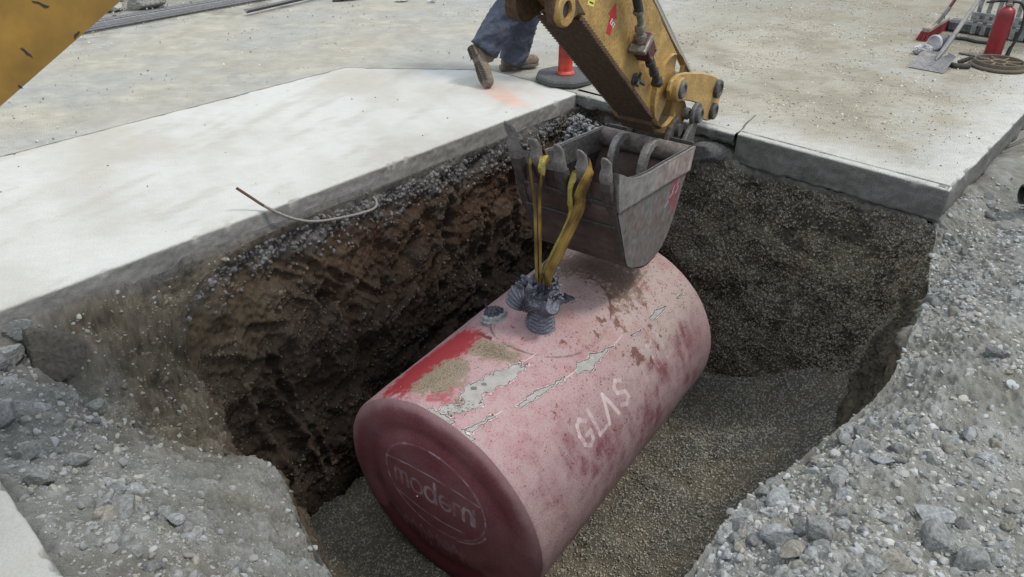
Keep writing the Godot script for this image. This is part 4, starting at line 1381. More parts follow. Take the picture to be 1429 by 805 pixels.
func build_backhoe() -> void:
	var t := thing("backhoe", "yellow backhoe arm with a dark steel bucket hanging over the red tank", "backhoe", mp(0, 4.0, 0))
	# --- stick
	var bl := Vector2(0.782, 0.623)
	var st := begin()
	var stick := vs([0.115, 0.225, 1.034, 0.957, 2.0, 1.727, 2.22, 1.82, 2.24, 2.02, 2.02, 2.17, 1.75, 2.065, 0.344, 0.886, -0.048, 0.549, -0.03, 0.38])
	plate(st, stick, -0.1, 0.1, 0.008)
	var stick_mesh := part(finish(st), "stick", M.yellow, t)
	# nose flanges with their pins
	for s in [-1, 1]:
		st = begin()
		var nose := circle2(Vector2(0.055, 0.385), 0.19, -2.2, 2.6, 28, true)
		nose.append(Vector2(-0.02, 0.16))
		plate(st, nose, s * 0.102, s * 0.128, 0.005)
		part(finish(st), "stick_flange", M.yellow, t)
	# serrated underside: a rusty plate with saw-tooth edges
	st = begin()
	var along := 0.0
	var a0 := Vector2(0.09, 0.197)
	var teeth := 50
	for k in teeth:
		var p := a0 + bl * 0.0236 * k
		var tooth := vs([0, -0.1, 0.0236, -0.1, 0.0236, 0.1, 0, 0.1])
		var q0 := p
		var q1 := p + bl * 0.0118
		var q2 := p + bl * 0.0236
		var down := Vector2(0.623, -0.782) * 0.016
		for s in [-1.0, 1.0]:
			var b0 := mp(s * 0.102, q0.x, q0.y)
			var b1 := mp(s * 0.121, q1.x, q1.y)
			var b2 := mp(s * 0.102, q2.x, q2.y)
			var dn := E * down.x + Vector3.UP * down.y
			if s > 0:
				tri(st, b0, b2, b1); tri(st, b0 + dn, b1 + dn, b2 + dn)
				quad(st, b0, b1, b1 + dn, b0 + dn); quad(st, b1, b2, b2 + dn, b1 + dn)
			else:
				tri(st, b0, b1, b2); tri(st, b0 + dn, b2 + dn, b1 + dn)
				quad(st, b1, b0, b0 + dn, b1 + dn); quad(st, b2, b1, b1 + dn, b2 + dn)
		var dn2 := E * down.x + Vector3.UP * down.y
		var c0 := mp(-0.102, q0.x, q0.y)
		var c1 := mp(0.102, q0.x, q0.y)
		var c2 := mp(0.102, q2.x, q2.y)
		var c3 := mp(-0.102, q2.x, q2.y)
		quad(st, c0 + dn2, c3 + dn2, c2 + dn2, c1 + dn2)
	part(finish(st), "serrated_plate", M.rust, t)
	st = begin()
	plate(st, vs([0.13, 0.17, 0.20, 0.235, 0.10, 0.31, 0.02, 0.24]), -0.099, 0.099, 0.004)
	part(finish(st), "stick_toe", M.rust, t)
	# lugs further up under the stick
	for s in [-1, 1]:
		st = begin()
		var lug := vs([0.97, 0.93, 1.04, 0.945, 1.085, 0.928, 1.13, 0.915, 1.175, 0.918, 1.21, 0.94, 1.228, 0.98, 1.235, 1.03, 1.27, 1.08, 1.33, 1.14, 1.40, 1.27, 1.06, 1.02])
		plate(st, lug, s * 0.066, s * 0.107, 0.005)
		part(finish(st), "stick_lug", M.rust, t)
		st = begin()
		add_lathe(st, mp(s * 0.10, 1.158, 0.985), W * s, [[0.066, 0.0], [0.066, 0.02], [0.06, 0.026], [0.034, 0.026], [0.034, -0.02], [0.0, -0.02]], 28)
		var boss := part(finish(st), "pin_boss", M.yellow if s > 0 else M.rust, t)
		st = begin()
		add_lathe(st, mp(s * 0.1125, 1.158, 0.985), W * s, [[0.032, 0.0], [0.0, 0.001]], 24, 1.15)
		put(finish(st), "pin_hole", M.black, boss)
	# --- boom, arched back over the yard to the machine
	st = begin()
	plate(st, vs([1.95, 1.66, 2.10, 1.692, 2.88, 1.302, 3.16, 1.163, 5.3, 0.093, 5.5, 0.45, 3.3, 1.58, 2.35, 2.10, 2.06, 2.16, 1.93, 2.0]), -0.13, 0.13, 0.006)
	part(finish(st), "boom", M.yellow_boom, t)
	for s in [-1, 1]:
		st = begin()
		pin(st, 2.06, 1.9, s * 0.10, s * 0.17, 0.075)
		part(finish(st), "knuckle_pin", M.steel, t)
	# black scuffs on the boom's face, the paint scraped away
	st = begin()
	for s in [[3.082, 1.245, 0.017, 1.0], [3.03, 1.318, 0.022, 0.55], [2.985, 1.256, 0.014, 2.5], [3.112, 1.19, 0.007, 0.9]]:
		st = begin()
		var c := Vector2(s[0], s[1])
		var d := Vector2(cos(s[3]), sin(s[3]))
		var pl := PackedVector2Array()
		for q in 10:
			var e := TAU * q / 10.0
			pl.append(c + d * cos(e) * s[2] * rng.randf_range(0.5, 1.0) + d.orthogonal() * sin(e) * 0.0028 * rng.randf_range(0.3, 1.6))
		add_plate(st, pl, O, E, Vector3.UP, W, 0.1302, 0.1307, 0.0)
		part(finish(st), "paint_scuff", M.black, t)
	# --- bucket crank, link and ram
	for s in [-1, 1]:
		st = begin()
		plate(st, vs([0.113, 0.454, 0.022, 0.470, -0.09, 0.452, -0.203, 0.423, -0.34, 0.389, -0.462, 0.349, -0.56, 0.315, -0.638, 0.274, -0.688, 0.22, -0.70, 0.176, -0.673, 0.11, -0.63, 0.06, -0.578, 0.043, -0.51, 0.06, -0.433, 0.094, -0.385, 0.14, -0.307, 0.225, -0.2, 0.265, -0.096, 0.298, 0.04, 0.335, 0.10, 0.37, 0.13, 0.41]), s * 0.131, s * 0.152, 0.005)
		part(finish(st), "bucket_crank", M.yellow, t)
	for s in [-1, 1]:
		st = begin()
		pin(st, 0.035, 0.395, s * 0.125, s * 0.182, 0.064)
		var ring := part(finish(st), "pin_collar", M.yellow, t)
		st = begin()
		pin(st, 0.035, 0.395, s * 0.17, s * 0.197, 0.046)
		put(finish(st), "crank_pin", M.link_steel, ring)
		for q in [[-0.595, 0.235, 0.055], [-0.570, 0.105, 0.050]]:
			st = begin()
			pin(st, q[0], q[1], s * 0.10, s * 0.178, q[2])
			part(finish(st), "crank_pin", M.dark_steel, t)
	for q in [[-0.595, 0.235, 0.04], [-0.263, 0.169, 0.035]]:
		st = begin()
		pin(st, q[0], q[1], -0.13, 0.13, q[2])
		part(finish(st), "cross_pin", M.steel, t)
	# rusty body of the inner link
	st = begin()
	plate(st, vs([-0.02, 0.12, -0.10, 0.19, -0.13, 0.29, -0.26, 0.24, -0.33, 0.15, -0.25, 0.10, -0.16, 0.04, -0.06, 0.03]), -0.098, 0.098, 0.006)
	part(finish(st), "inner_link", M.yellow_worn, t)
	for s in [-1, 1]:
		st = begin()
		var link := circle2(Vector2(-0.268, 0.172), 0.070, -0.55, 2.6, 18, true)
		link.append(Vector2(-0.235, -0.02))
		link.append(Vector2(-0.10, -0.07))
		link.append(Vector2(-0.05, 0.02))
		plate(st, link, s * 0.153, s * 0.178, 0.005)
		pin(st, -0.268, 0.172, s * 0.17, s * 0.2, 0.046)
		part(finish(st), "bucket_link", M.link_steel, t)
	st = begin()
	var ra := mp(0, -0.6, 0.24)
	var rb := mp(0, 0.11, 0.837)
	var rd := (rb - ra).normalized()
	bar(st, ra, ra + rd * 1.25, 0.024, 24)
	part(finish(st), "ram_rod", M.chrome, t)
	st = begin()
	bar(st, ra + rd * 1.2, ra + rd * 2.35, 0.062, 28)
	part(finish(st), "ram_barrel", M.yellow, t)
	st = begin()
	bar(st, ra + rd * 1.17, ra + rd * 1.26, 0.07, 28)
	part(finish(st), "ram_gland", M.yellow, t)
	# --- hose, valve block and fittings on the stick's side
	st = begin()
	var side := func(f: float, y: float, lift: float) -> Vector3: return mp(0.1 + lift, f, y)
	add_tube(st, [side.call(0.90, 1.24, 0.05), side.call(0.70, 1.03, 0.05), side.call(0.612, 0.945, 0.05), side.call(0.575, 0.88, 0.05)], 0.021, 14)
	part(finish(st), "hydraulic_hose", M.rubber, t)
	st = begin()
	add_tube(st, [side.call(0.58, 0.885, 0.05), side.call(0.548, 0.83, 0.05), side.call(0.54, 0.79, 0.045)], 0.015, 14)
	for h in [[0.575, 0.878, 0.026, 0.016], [0.543, 0.80, 0.025, 0.028], [0.535, 0.765, 0.03, 0.018], [0.525, 0.745, 0.022, 0.02]]:
		add_lathe(st, side.call(h[0], h[1], 0.048), (E * -0.25 + Vector3.UP * -1.0).normalized(), [[0.0, -h[3] * 0.5], [h[2], -h[3] * 0.5], [h[2], h[3] * 0.5], [0.0, h[3] * 0.5]], 6)
	part(finish(st), "pipe_fitting", M.steel, t)
	st = begin()
	var bx := Transform3D(Basis(E.rotated(W, -0.9), Vector3.UP.rotated(W, -0.9), W), side.call(0.47, 0.705, 0.043))
	add_box(st, bx, Vector3(0.125, 0.075, 0.075), 0.005)
	part(finish(st), "valve_block", M.dark_red, t)
	st = begin()
	add_box(st, Transform3D(bx.basis, side.call(0.515, 0.725, 0.045)), Vector3(0.03, 0.10, 0.085), 0.005)
	for q in [[-0.025, 0.02], [0.025, 0.02], [0.025, -0.02], [-0.025, -0.02]]:
		add_lathe(st, bx * Vector3(q[0] * 1.7, q[1] * 1.3, 0.037), W, [[0.0075, 0.0], [0.0075, 0.007], [0.0, 0.007]], 6)
	part(finish(st), "valve_flange", M.steel, t)
	st = begin()
	add_tube(st, [side.call(0.425, 0.665, 0.04), side.call(0.385, 0.61, 0.045), side.call(0.345, 0.565, 0.05), side.call(0.30, 0.52, 0.045), side.call(0.262, 0.475, 0.02)], [0.017, 0.02, 0.017, 0.019, 0.017], 12)
	for h in [[0.39, 0.615], [0.335, 0.555], [0.27, 0.49]]:
		add_lathe(st, side.call(h[0], h[1], 0.045), (E * -0.6 + Vector3.UP * -0.7).normalized(), [[0.0, -0.014], [0.026, -0.014], [0.026, 0.014], [0.0, 0.014]], 6)
	part(finish(st), "lower_pipe", M.dark_steel, t)
	st = begin()
	add_lathe(st, side.call(0.456, 0.54, 0.0), W, [[0.035, 0.0], [0.035, 0.008], [0.02, 0.012], [0.02, 0.03], [0.0, 0.03]], 6)
	bar(st, side.call(0.456, 0.54, 0.02), side.call(0.42, 0.515, 0.04), 0.009, 8)
	bar(st, side.call(0.456, 0.54, 0.02), side.call(0.462, 0.58, 0.035), 0.008, 8)
	bar(st, side.call(0.456, 0.54, 0.02), side.call(0.49, 0.525, 0.035), 0.008, 8)
	part(finish(st), "grease_stud", M.dark_steel, t)
	# decals
	st = begin()
	var rot := Transform2D(0.42, Vector2(0.735, 0.868))
	var arrow := rot * vs([0.0, 0.072, 0.046, 0.012, 0.024, 0.012, 0.024, -0.062, -0.024, -0.062, -0.024, 0.012, -0.046, 0.012])
	add_plate(st, arrow, O, E, Vector3.UP, W, 0.1, 0.1008, 0.0)
	var dec := part(finish(st), "arrow_decal", M.decal_red, t)
	var tm := TextMesh.new()
	tm.text = "EXT"
	tm.font_size = 16
	tm.pixel_size = 0.0019
	tm.depth = 0.0006
	var sf := SystemFont.new()
	sf.font_names = ["Droid Sans"]
	tm.font = sf
	var to := put(tm, "arrow_lettering", M.white, dec)
	var ex := (-E).rotated(W, 0.42 - 1.2)
	to.transform = Transform3D(Basis(ex, W.cross(ex), W), side.call(0.728, 0.85, 0.0012))
	st = begin()
	rot = Transform2D(0.35, Vector2(0.915, 1.005))
	add_plate(st, rot * vs([-0.028, -0.05, 0.028, -0.05, 0.028, 0.06, -0.028, 0.06]), O, E, Vector3.UP, W, 0.1, 0.1008, 0.0)
	var lab := part(finish(st), "warning_label", M.label_yellow, t)
	st = begin()
	for k in 5:
		add_plate(st, rot * vs([-0.02, -0.04 + 0.018 * k, 0.016, -0.04 + 0.018 * k, 0.016, -0.034 + 0.018 * k, -0.02, -0.034 + 0.018 * k]), O, E, Vector3.UP, W, 0.1008, 0.1014, 0.0)
	add_plate(st, rot * vs([0.0, 0.056, 0.02, 0.05, -0.02, 0.05]), O, E, Vector3.UP, W, 0.1008, 0.1014, 0.0)
	put(finish(st), "warning_print", M.black, lab)
	build_bucket(t)

func build_bucket(t: Node3D) -> void:
	var side_poly := vs([0.925, 0.265, 0.90, 0.13, 0.87, 0.03, 0.80, -0.13, 0.751, -0.25, 0.715, -0.315, 0.665, -0.352, 0.60, -0.378, 0.52, -0.41, 0.443, -0.425, 0.36, -0.418, 0.29, -0.395, 0.228, -0.355, 0.18, -0.29, 0.135, -0.205, 0.09, -0.10, 0.035, -0.02, 0.0, 0.095, 0.20, 0.113, 0.361, 0.13, 0.573, 0.148, 0.683, 0.165, 0.76, 0.185, 0.83, 0.215, 0.88, 0.245])
	var bare := func(f: float, y: float) -> Color:
		var a := n_mid.get_noise_2d(f * 1.2, y * 1.2 + 90.0)
		var b := n_fine.get_noise_2d(f, y * 0.6)
		var c := Color(0.19, 0.182, 0.18).lerp(Color(0.19, 0.145, 0.125), clampf(0.3 + 1.2 * a, 0.0, 1.0))
		return c * (1.0 + 0.35 * b)
	var marked := func(f: float, y: float) -> Color:
		var c: Color = bare.call(f, y)
		var s := n_mid.get_noise_2d(f * 2.0, y * 0.8)
		# remains of pink marking paint on the outer face
		var d := Vector2((f - 0.20) / 0.10, (y + 0.10) / 0.12).length()
		c = c.lerp(Color(0.33, 0.035, 0.07), clampf(0.95 - d + 0.8 * s, 0.0, 0.5))
		# dried mud low on the front edge
		var mud := ss(0.12, 0.0, absf(f - 0.79 + 0.35 * (y + 0.08))) * ss(0.05, 0.25, s + n_fine.get_noise_2d(f * 0.7, y * 0.7) * 0.6 + 0.18) * ss(0.02, -0.06, y)
		return c.lerp(Color(0.10, 0.085, 0.065), mud * 0.85)
	for s in [-1, 1]:
		var st := begin()
		plate(st, side_poly, s * 0.262, s * 0.275, 0.003)
		var sp := part(finish(st), "side_plate", M.bucket, t)
		put(cell_face(side_poly, s * 0.2756, marked if s > 0 else bare), "side_plate_face", M.bucket_paint, sp)
	# white dashes in the pink
	var st := begin()
	for d in [[0.215, -0.075, 0.8], [0.235, -0.105, 0.5], [0.16, -0.06, 1.0], [0.165, -0.10, 0.7], [0.29, -0.14, 0.5]]:
		var c := Vector2(d[0], d[1])
		var u := Vector2(-cos(d[2]), sin(d[2])) * 0.024
		var w := u.orthogonal().normalized() * 0.0022
		add_plate(st, PackedVector2Array([c - u - w, c + u - w * 0.4, c + u + w * 0.4, c - u + w]), O, E, Vector3.UP, W, 0.2756, 0.2762, 0.0)
	var cm := part(finish(st), "chalk_mark", M.pale_mark, t)
	cm.set_meta("kind", "stuff")
	# thick side cutters along the top, with a worn, rust-pink face
	var cutter := vs([0.925, 0.265, 0.915, 0.17, 0.888, 0.057, 0.60, 0.03, 0.30, 0.0, 0.035, -0.033, 0.0, 0.095, 0.20, 0.113, 0.361, 0.13, 0.573, 0.148, 0.683, 0.165, 0.76, 0.185, 0.83, 0.215, 0.88, 0.245])
	var rubbed := func(f: float, y: float) -> Color:
		var a := n_mid.get_noise_2d(f * 1.2 + 5.0, y * 1.2)
		var sc := n_big.get_noise_2d(f * 9.0 + y * 2.0, y * 1.6)
		var c := Color(0.25, 0.24, 0.235).lerp(Color(0.32, 0.25, 0.225), ss(0.7, 0.2, f + 0.2 * a))
		c = c.lerp(Color(0.52, 0.48, 0.46), clampf(sc * 1.6 - 0.2, 0.0, 0.6) * ss(0.6, 0.2, f))
		return c * (1.0 + 0.4 * a + 0.25 * n_fine.get_noise_2d(f, y))
	for s in [-1, 1]:
		st = begin()
		plate(st, cutter, s * 0.258, s * 0.288, 0.004)
		var sc := part(finish(st), "side_cutter", M.bucket_edge, t)
		put(cell_face(vs([0.918, 0.255, 0.908, 0.17, 0.883, 0.063, 0.60, 0.037, 0.30, 0.007, 0.04, -0.026, 0.008, 0.09, 0.20, 0.108, 0.361, 0.125, 0.573, 0.143, 0.683, 0.16, 0.76, 0.18, 0.83, 0.21, 0.88, 0.24]), s * 0.2884, rubbed), "side_cutter_face", M.bucket_paint, sc)
	# floor, wrapped from the lip round the heel to the back
	var prof := [[0.93, 0.20], [0.905, 0.10], [0.875, 0.02], [0.80, -0.135], [0.751, -0.258], [0.71, -0.325], [0.66, -0.36], [0.60, -0.388], [0.52, -0.42], [0.443, -0.435], [0.36, -0.428], [0.285, -0.402], [0.22, -0.36], [0.172, -0.295], [0.128, -0.208], [0.085, -0.10], [0.03, -0.02], [-0.005, 0.06]]
	st = begin(true)
	var v := PackedVector3Array()
	var c := PackedColorArray()
	var fine := []
	for k in prof.size() - 1:
		for q in 6:
			fine.append(Vector2(lerpf(prof[k][0], prof[k + 1][0], q / 6.0), lerpf(prof[k][1], prof[k + 1][1], q / 6.0)))
	fine.append(Vector2(-0.005, 0.06))
	for side in 2:
		v = PackedVector3Array()
		c = PackedColorArray()
		for p in fine:
			for j in 45:
				var w := -0.2745 + 0.549 * j / 44.0
				var q: Vector2 = p
				if side == 1:
					q = q + (Vector2(0.40, 0.0) - q).normalized() * 0.014
				var dent := 0.003 * n_big.get_noise_3d(w * 3.0, q.x * 3.0, q.y * 3.0)
				q -= (Vector2(0.4, 0.0) - q).normalized() * dent
				v.append(mp(w, q.x, q.y))
				var a := n_mid.get_noise_3d(w * 0.8, q.x, q.y)
				var b := n_fine.get_noise_3d(w * 0.3, q.x, q.y)
				var sc := n_big.get_noise_3d(w * 1.2, q.x * 12.0, q.y * 12.0)
				var cc := Color(0.115, 0.078, 0.066).lerp(Color(0.165, 0.135, 0.12), clampf(0.25 + 0.9 * a + 0.5 * sc, 0.0, 1.0))
				cc = cc.lerp(Color(0.20, 0.17, 0.15), ss(0.45, 0.7, sc + 0.3 * b) * 0.7)
				c.append(cc * (1.0 + 0.3 * b))
		part(arrays_mesh(v, grid_index(fine.size(), 45, side == 1), c), "floor_plate" if side == 0 else "inner_floor", M.bucket_paint, t)
	# wear strips and the corner weld down the front
	for s in [-1, 1]:
		st = begin()
		plate(st, vs([0.918, 0.12, 0.885, 0.02, 0.81, -0.135, 0.76, -0.258, 0.745, -0.25, 0.79, -0.13, 0.865, 0.025, 0.895, 0.125]), s * 0.235, s * 0.272, 0.004)
		part(finish(st), "wear_strip", M.bucket, t)
	st = begin()
	add_plate(st, PackedVector2Array([Vector2(-0.255, 0), Vector2(0.255, 0), Vector2(0.255, 0.028), Vector2(-0.255, 0.028)]), mp(0, 0.84, -0.065), W, (E * 0.42 + Vector3.UP).normalized(), (E - Vector3.UP * 0.42).normalized(), 0.0, 0.009, 0.003)
	part(finish(st), "lip_bar", M.bucket, t)
	st = begin()
	add_plate(st, PackedVector2Array([Vector2(-0.255, 0), Vector2(0.255, 0), Vector2(0.255, 0.02), Vector2(-0.255, 0.02)]), mp(0, 0.905, 0.09), W, (E * 0.28 + Vector3.UP).normalized(), (E - Vector3.UP * 0.28).normalized(), 0.0, 0.012, 0.003)
	part(finish(st), "lip_bar", M.bucket, t)
	# torsion tube across the back, and the plate that carries the hinge ears
	st = begin()
	bar(st, mp(-0.262, 0.03, 0.045), mp(0.262, 0.03, 0.045), 0.056, 30)
	part(finish(st), "torsion_tube", M.bucket_tube, t)
	st = begin()
	plate(st, vs([-0.02, 0.105, -0.045, 0.10, -0.05, 0.03, -0.02, -0.03]), -0.262, 0.262, 0.003)
	part(finish(st), "back_bar", M.bucket, t)
	# two curved gussets inside
	for w in [-0.10, 0.085]:
		st = begin()
		plate(st, vs([0.06, 0.11, 0.12, 0.128, 0.18, 0.120, 0.225, 0.085, 0.250, 0.03, 0.262, -0.06, 0.268, -0.2, 0.25, -0.30, 0.215, -0.30, 0.215, -0.1, 0.20, 0.0, 0.17, 0.06, 0.12, 0.085, 0.07, 0.08]), w - 0.02, w + 0.02, 0.004)
		part(finish(st), "gusset", M.bucket_edge, t)
	# hinge ears behind
	for w in [-0.115, 0.115]:
		st = begin()
		plate(st, vs([0.02, 0.09, 0.0, 0.13, -0.06, 0.185, -0.12, 0.19, -0.16, 0.15, -0.19, 0.10, -0.30, 0.06, -0.345, 0.0, -0.32, -0.05, -0.20, -0.06, -0.05, -0.06]), w - 0.012, w + 0.012, 0.004)
		part(finish(st), "hinge_ear", M.bucket, t)
	st = begin()
	bar(st, mp(-0.15, -0.105, 0.125), mp(0.15, -0.105, 0.125), 0.035, 22)
	part(finish(st), "hinge_pin", M.dark_steel, t)
	st = begin()
	bar(st, mp(-0.16, -0.285, 0.005), mp(0.16, -0.285, 0.005), 0.032, 22)
	part(finish(st), "hinge_pin", M.dark_steel, t)
	# teeth: a cast shank on the lip and a curved worn tip
	for k in 5:
		var w := -0.238 + 0.119 * k
		var long: float = [1.38, 1.06, 1.06, 1.06, 1.0][k]
		var lean: float = [-0.035, -0.012, 0.0, 0.0, 0.006][k]
		var secs := [[0.868, 0.04, 0.026, 0.010], [0.905, 0.115, 0.029, 0.026], [0.932, 0.185, 0.031, 0.034], [0.944, 0.225, 0.029, 0.034]]
		var tipsec := [[0.944, 0.218, 0.024, 0.029], [0.957, 0.25, 0.026, 0.031], [0.965, 0.275, 0.024, 0.028], [0.962, 0.30, 0.021, 0.021], [0.972, 0.325, 0.022, 0.018], [0.988, 0.345, 0.018, 0.010], [0.998, 0.357, 0.010, 0.004]]
		var tooth := Node3D.new()
		tooth.name = "tooth"
		tooth.position = -t.position
		t.add_child(tooth, true)
		for piece in 2:
			var list: Array = secs if piece == 0 else tipsec
			st = begin(true)
			st.set_smooth_group(1 if piece == 1 else -1)
			var last := []
			for i in list.size():
				var s = list[i]
				var y: float = s[1]
				var f: float = s[0] + rng.randfn(0, 0.0008)
				var ww := w
				if y > 0.2:
					ww += lean * (y - 0.2) / 0.15
					y = 0.2 + (y - 0.2) * long
				var ring := []
				for q in 12:
					var a := TAU * q / 12.0
					var e := Vector2(cos(a), sin(a))
					e = Vector2(signf(e.x) * pow(absf(e.x), 0.55), signf(e.y) * pow(absf(e.y), 0.55))
					ring.append(mp(ww + e.x * s[2], f + e.y * s[3], y))
				if i > 0:
					for q in 12:
						quad(st, last[q], ring[q], ring[(q + 1) % 12], last[(q + 1) % 12])
				last = ring
			var ce := Vector3.ZERO
			for q in 12: ce += last[q] / 12.0
			for q in 12: tri(st, last[q], ce, last[(q + 1) % 12])
			put(finish(st), "shank" if piece == 0 else "tip", M.bucket if piece == 0 else M.tooth, tooth)

func ribbon(path: Array, half: float, thick: float) -> ArrayMesh:
	# path entries: [point, width direction]; woven strap with a slight cup and rolled edges
	var fine := []
	for k in path.size() - 1:
		for q in 8:
			var f := q / 8.0
			var p0: Vector3 = path[maxi(k - 1, 0)][0]
			var p1: Vector3 = path[k][0]
			var p2: Vector3 = path[k + 1][0]
			var p3: Vector3 = path[mini(k + 2, path.size() - 1)][0]
			var a: Vector3 = path[k][1]
			fine.append([p1.cubic_interpolate(p2, p0, p3, f), a.slerp(path[k + 1][1], f).normalized()])
	fine.append(path[path.size() - 1])
	var v := PackedVector3Array()
	var c := PackedColorArray()
	var n := fine.size()
	for i in n:
		var d: Vector3 = (fine[mini(i + 1, n - 1)][0] - fine[maxi(i - 1, 0)][0]).normalized()
		var s: Vector3 = fine[i][1]
		s = (s - d * s.dot(d)).normalized()
		var nn := d.cross(s)
		for j in 17:
			var x: float
			var y: float
			if j < 8:
				x = -1.0 + 2.0 * j / 7.0; y = 0.5
			elif j < 16:
				x = 1.0 - 2.0 * (j - 8) / 7.0; y = -0.5
			else:
				x = -1.0; y = 0.5
			var p: Vector3 = fine[i][0] + s * x * half * (1.0 + 0.05 * n_mid.get_noise_1d(i * 0.13)) + nn * (y * thick + 0.003 * x * x + 0.002 * sin(x * 4.0 + i * 0.3))
			v.append(p)
			var st := n_mid.get_noise_3d(p.x * 2.0, p.y * 1.5, p.z * 2.0)
			var cc := Color(0.33, 0.215, 0.06).lerp(Color(0.10, 0.058, 0.026), clampf(0.32 + 1.7 * st + 0.25 * absf(x), 0.0, 0.9))
			c.append(cc * (0.9 + 0.2 * (j % 2)))
	return arrays_mesh(v, grid_index(n, 17), c)

func build_straps() -> void:
	var top := tank_at(0.80, 0.06) + (tank_n(0.06) + Vector3.UP).normalized() * 0.24
	var x := W
	# wide strap over the fourth tooth
	var t := thing("lifting_strap", "wide dirty yellow webbing strap looped over the fourth bucket tooth", "lifting strap", top, "straps between the bucket teeth and the tank")
	var w4 := 0.119
	var path := [
		[top + W * 0.02, x.rotated(E, 0.5)], [top + W * 0.035 + Vector3(0, 0.10, 0), x.rotated(E, 0.45)],
		[mp(w4 - 0.005, 0.972, 0.05), (x * 0.9 + E * -0.3).normalized()], [mp(w4 + 0.012, 0.985, 0.15), (x * 0.8 - E * 0.5).normalized()],
		[mp(w4 + 0.035, 0.975, 0.225), (x * 0.35 - E * 0.5 - Vector3.UP * 0.6).normalized()], [mp(w4 + 0.032, 0.93, 0.262), (-E * 0.4 + x * 0.2 - Vector3.UP * 0.8).normalized()],
		[mp(w4 - 0.005, 0.905, 0.27), (Vector3.UP * -1.0 + E * 0.2).normalized()], [mp(w4 - 0.038, 0.93, 0.235), (-x * 0.3 - Vector3.UP * 0.9 + E * 0.3).normalized()]]
	part(ribbon(path, 0.026, 0.005), "strap_leg", M.strap, t)
	path = [[mp(w4 - 0.038, 0.93, 0.235), (-x * 0.3 - Vector3.UP * 0.9 + E * 0.3).normalized()], [mp(w4 - 0.05, 0.968, 0.17), (x * 0.7 + E * 0.4).normalized()], [mp(w4 - 0.05, 0.96, 0.08), (x * 0.85 + E * 0.5).normalized()], [mp(w4 - 0.065, 0.935, -0.03), (x * 0.9 + E * 0.4).normalized()], [top + W * 0.0 + Vector3(0, 0.06, 0), x], [top - Vector3(0, 0.02, 0), x]]
	part(ribbon(path, 0.021, 0.005), "strap_leg", M.strap_clean, t)
	# narrow strap, seen edge on, over the second tooth
	t = thing("lifting_strap", "narrow yellow webbing strap seen edge on, hanging from the second bucket tooth", "lifting strap", top, "straps between the bucket teeth and the tank")
	var w2 := -0.119
	var e := (E * 0.72 + x * 0.7).normalized()
	path = [[top - W * 0.03, e], [top - W * 0.04 + Vector3(0, 0.12, 0), e], [mp(w2 + 0.0, 0.99, 0.06), e], [mp(w2 - 0.02, 0.988, 0.17), e], [mp(w2 - 0.034, 0.975, 0.235), e], [mp(w2 - 0.03, 0.94, 0.27), e], [mp(w2 - 0.0, 0.915, 0.285), (e + Vector3.UP).normalized()]]
	part(ribbon(path, 0.022, 0.006), "strap_leg", M.strap, t)
	path = [[top - W * 0.015, e], [top - W * 0.02 + Vector3(0, 0.14, 0), e], [mp(w2 + 0.03, 0.992, 0.05), e], [mp(w2 + 0.036, 0.985, 0.16), e], [mp(w2 + 0.038, 0.975, 0.235), e], [mp(w2 + 0.03, 0.94, 0.265), e], [mp(w2 + 0.0, 0.915, 0.284), (e + Vector3.UP).normalized()]]
	part(ribbon(path, 0.021, 0.006), "strap_leg", M.strap, t)
	# the frayed tail beside the second tooth
	path = [[mp(w2 + 0.03, 0.955, 0.275), x], [mp(w2 + 0.045, 0.99, 0.262), (x + Vector3.UP * 0.4).normalized()], [mp(w2 + 0.05, 1.0, 0.235), (x - Vector3.UP * 0.3).normalized()], [mp(w2 + 0.052, 1.0, 0.205), (x + E * 0.5).normalized()]]
	part(ribbon(path, 0.02, 0.004), "strap_tail", M.strap_clean, t)

# ---------------------------------------------------------------- stones
var rocks := {}
var ico_v := []
var ico_f := []

func ico(level: int) -> Array:
	while ico_v.size() <= level:
		if ico_v.is_empty():
			var p := (1.0 + sqrt(5.0)) / 2.0
			var v := []
			for q in [[-1, p, 0], [1, p, 0], [-1, -p, 0], [1, -p, 0], [0, -1, p], [0, 1, p], [0, -1, -p], [0, 1, -p], [p, 0, -1], [p, 0, 1], [-p, 0, -1], [-p, 0, 1]]:
				v.append(Vector3(q[0], q[1], q[2]).normalized())
			ico_v.append(v)
			ico_f.append([0, 11, 5, 0, 5, 1, 0, 1, 7, 0, 7, 10, 0, 10, 11, 1, 5, 9, 5, 11, 4, 11, 10, 2, 10, 7, 6, 7, 1, 8, 3, 9, 4, 3, 4, 2, 3, 2, 6, 3, 6, 8, 3, 8, 9, 4, 9, 5, 2, 4, 11, 6, 2, 10, 8, 6, 7, 9, 8, 1])
		else:
			var v: Array = ico_v[-1].duplicate()
			var f: Array = ico_f[-1]
			var mids := {}
			var out := []
			var mid := func(a: int, b: int) -> int:
				var key := mini(a, b) * 100000 + maxi(a, b)
				if not mids.has(key):
					mids[key] = v.size()
					v.append((v[a] + v[b]).normalized())
				return mids[key]
			for k in range(0, f.size(), 3):
				var a: int = mid.call(f[k], f[k + 1])
				var b: int = mid.call(f[k + 1], f[k + 2])
				var c: int = mid.call(f[k + 2], f[k])
				out.append_array([f[k], a, c, f[k + 1], b, a, f[k + 2], c, b, a, b, c])
			ico_v.append(v)
			ico_f.append(out)
	return [ico_v[level], ico_f[level]]

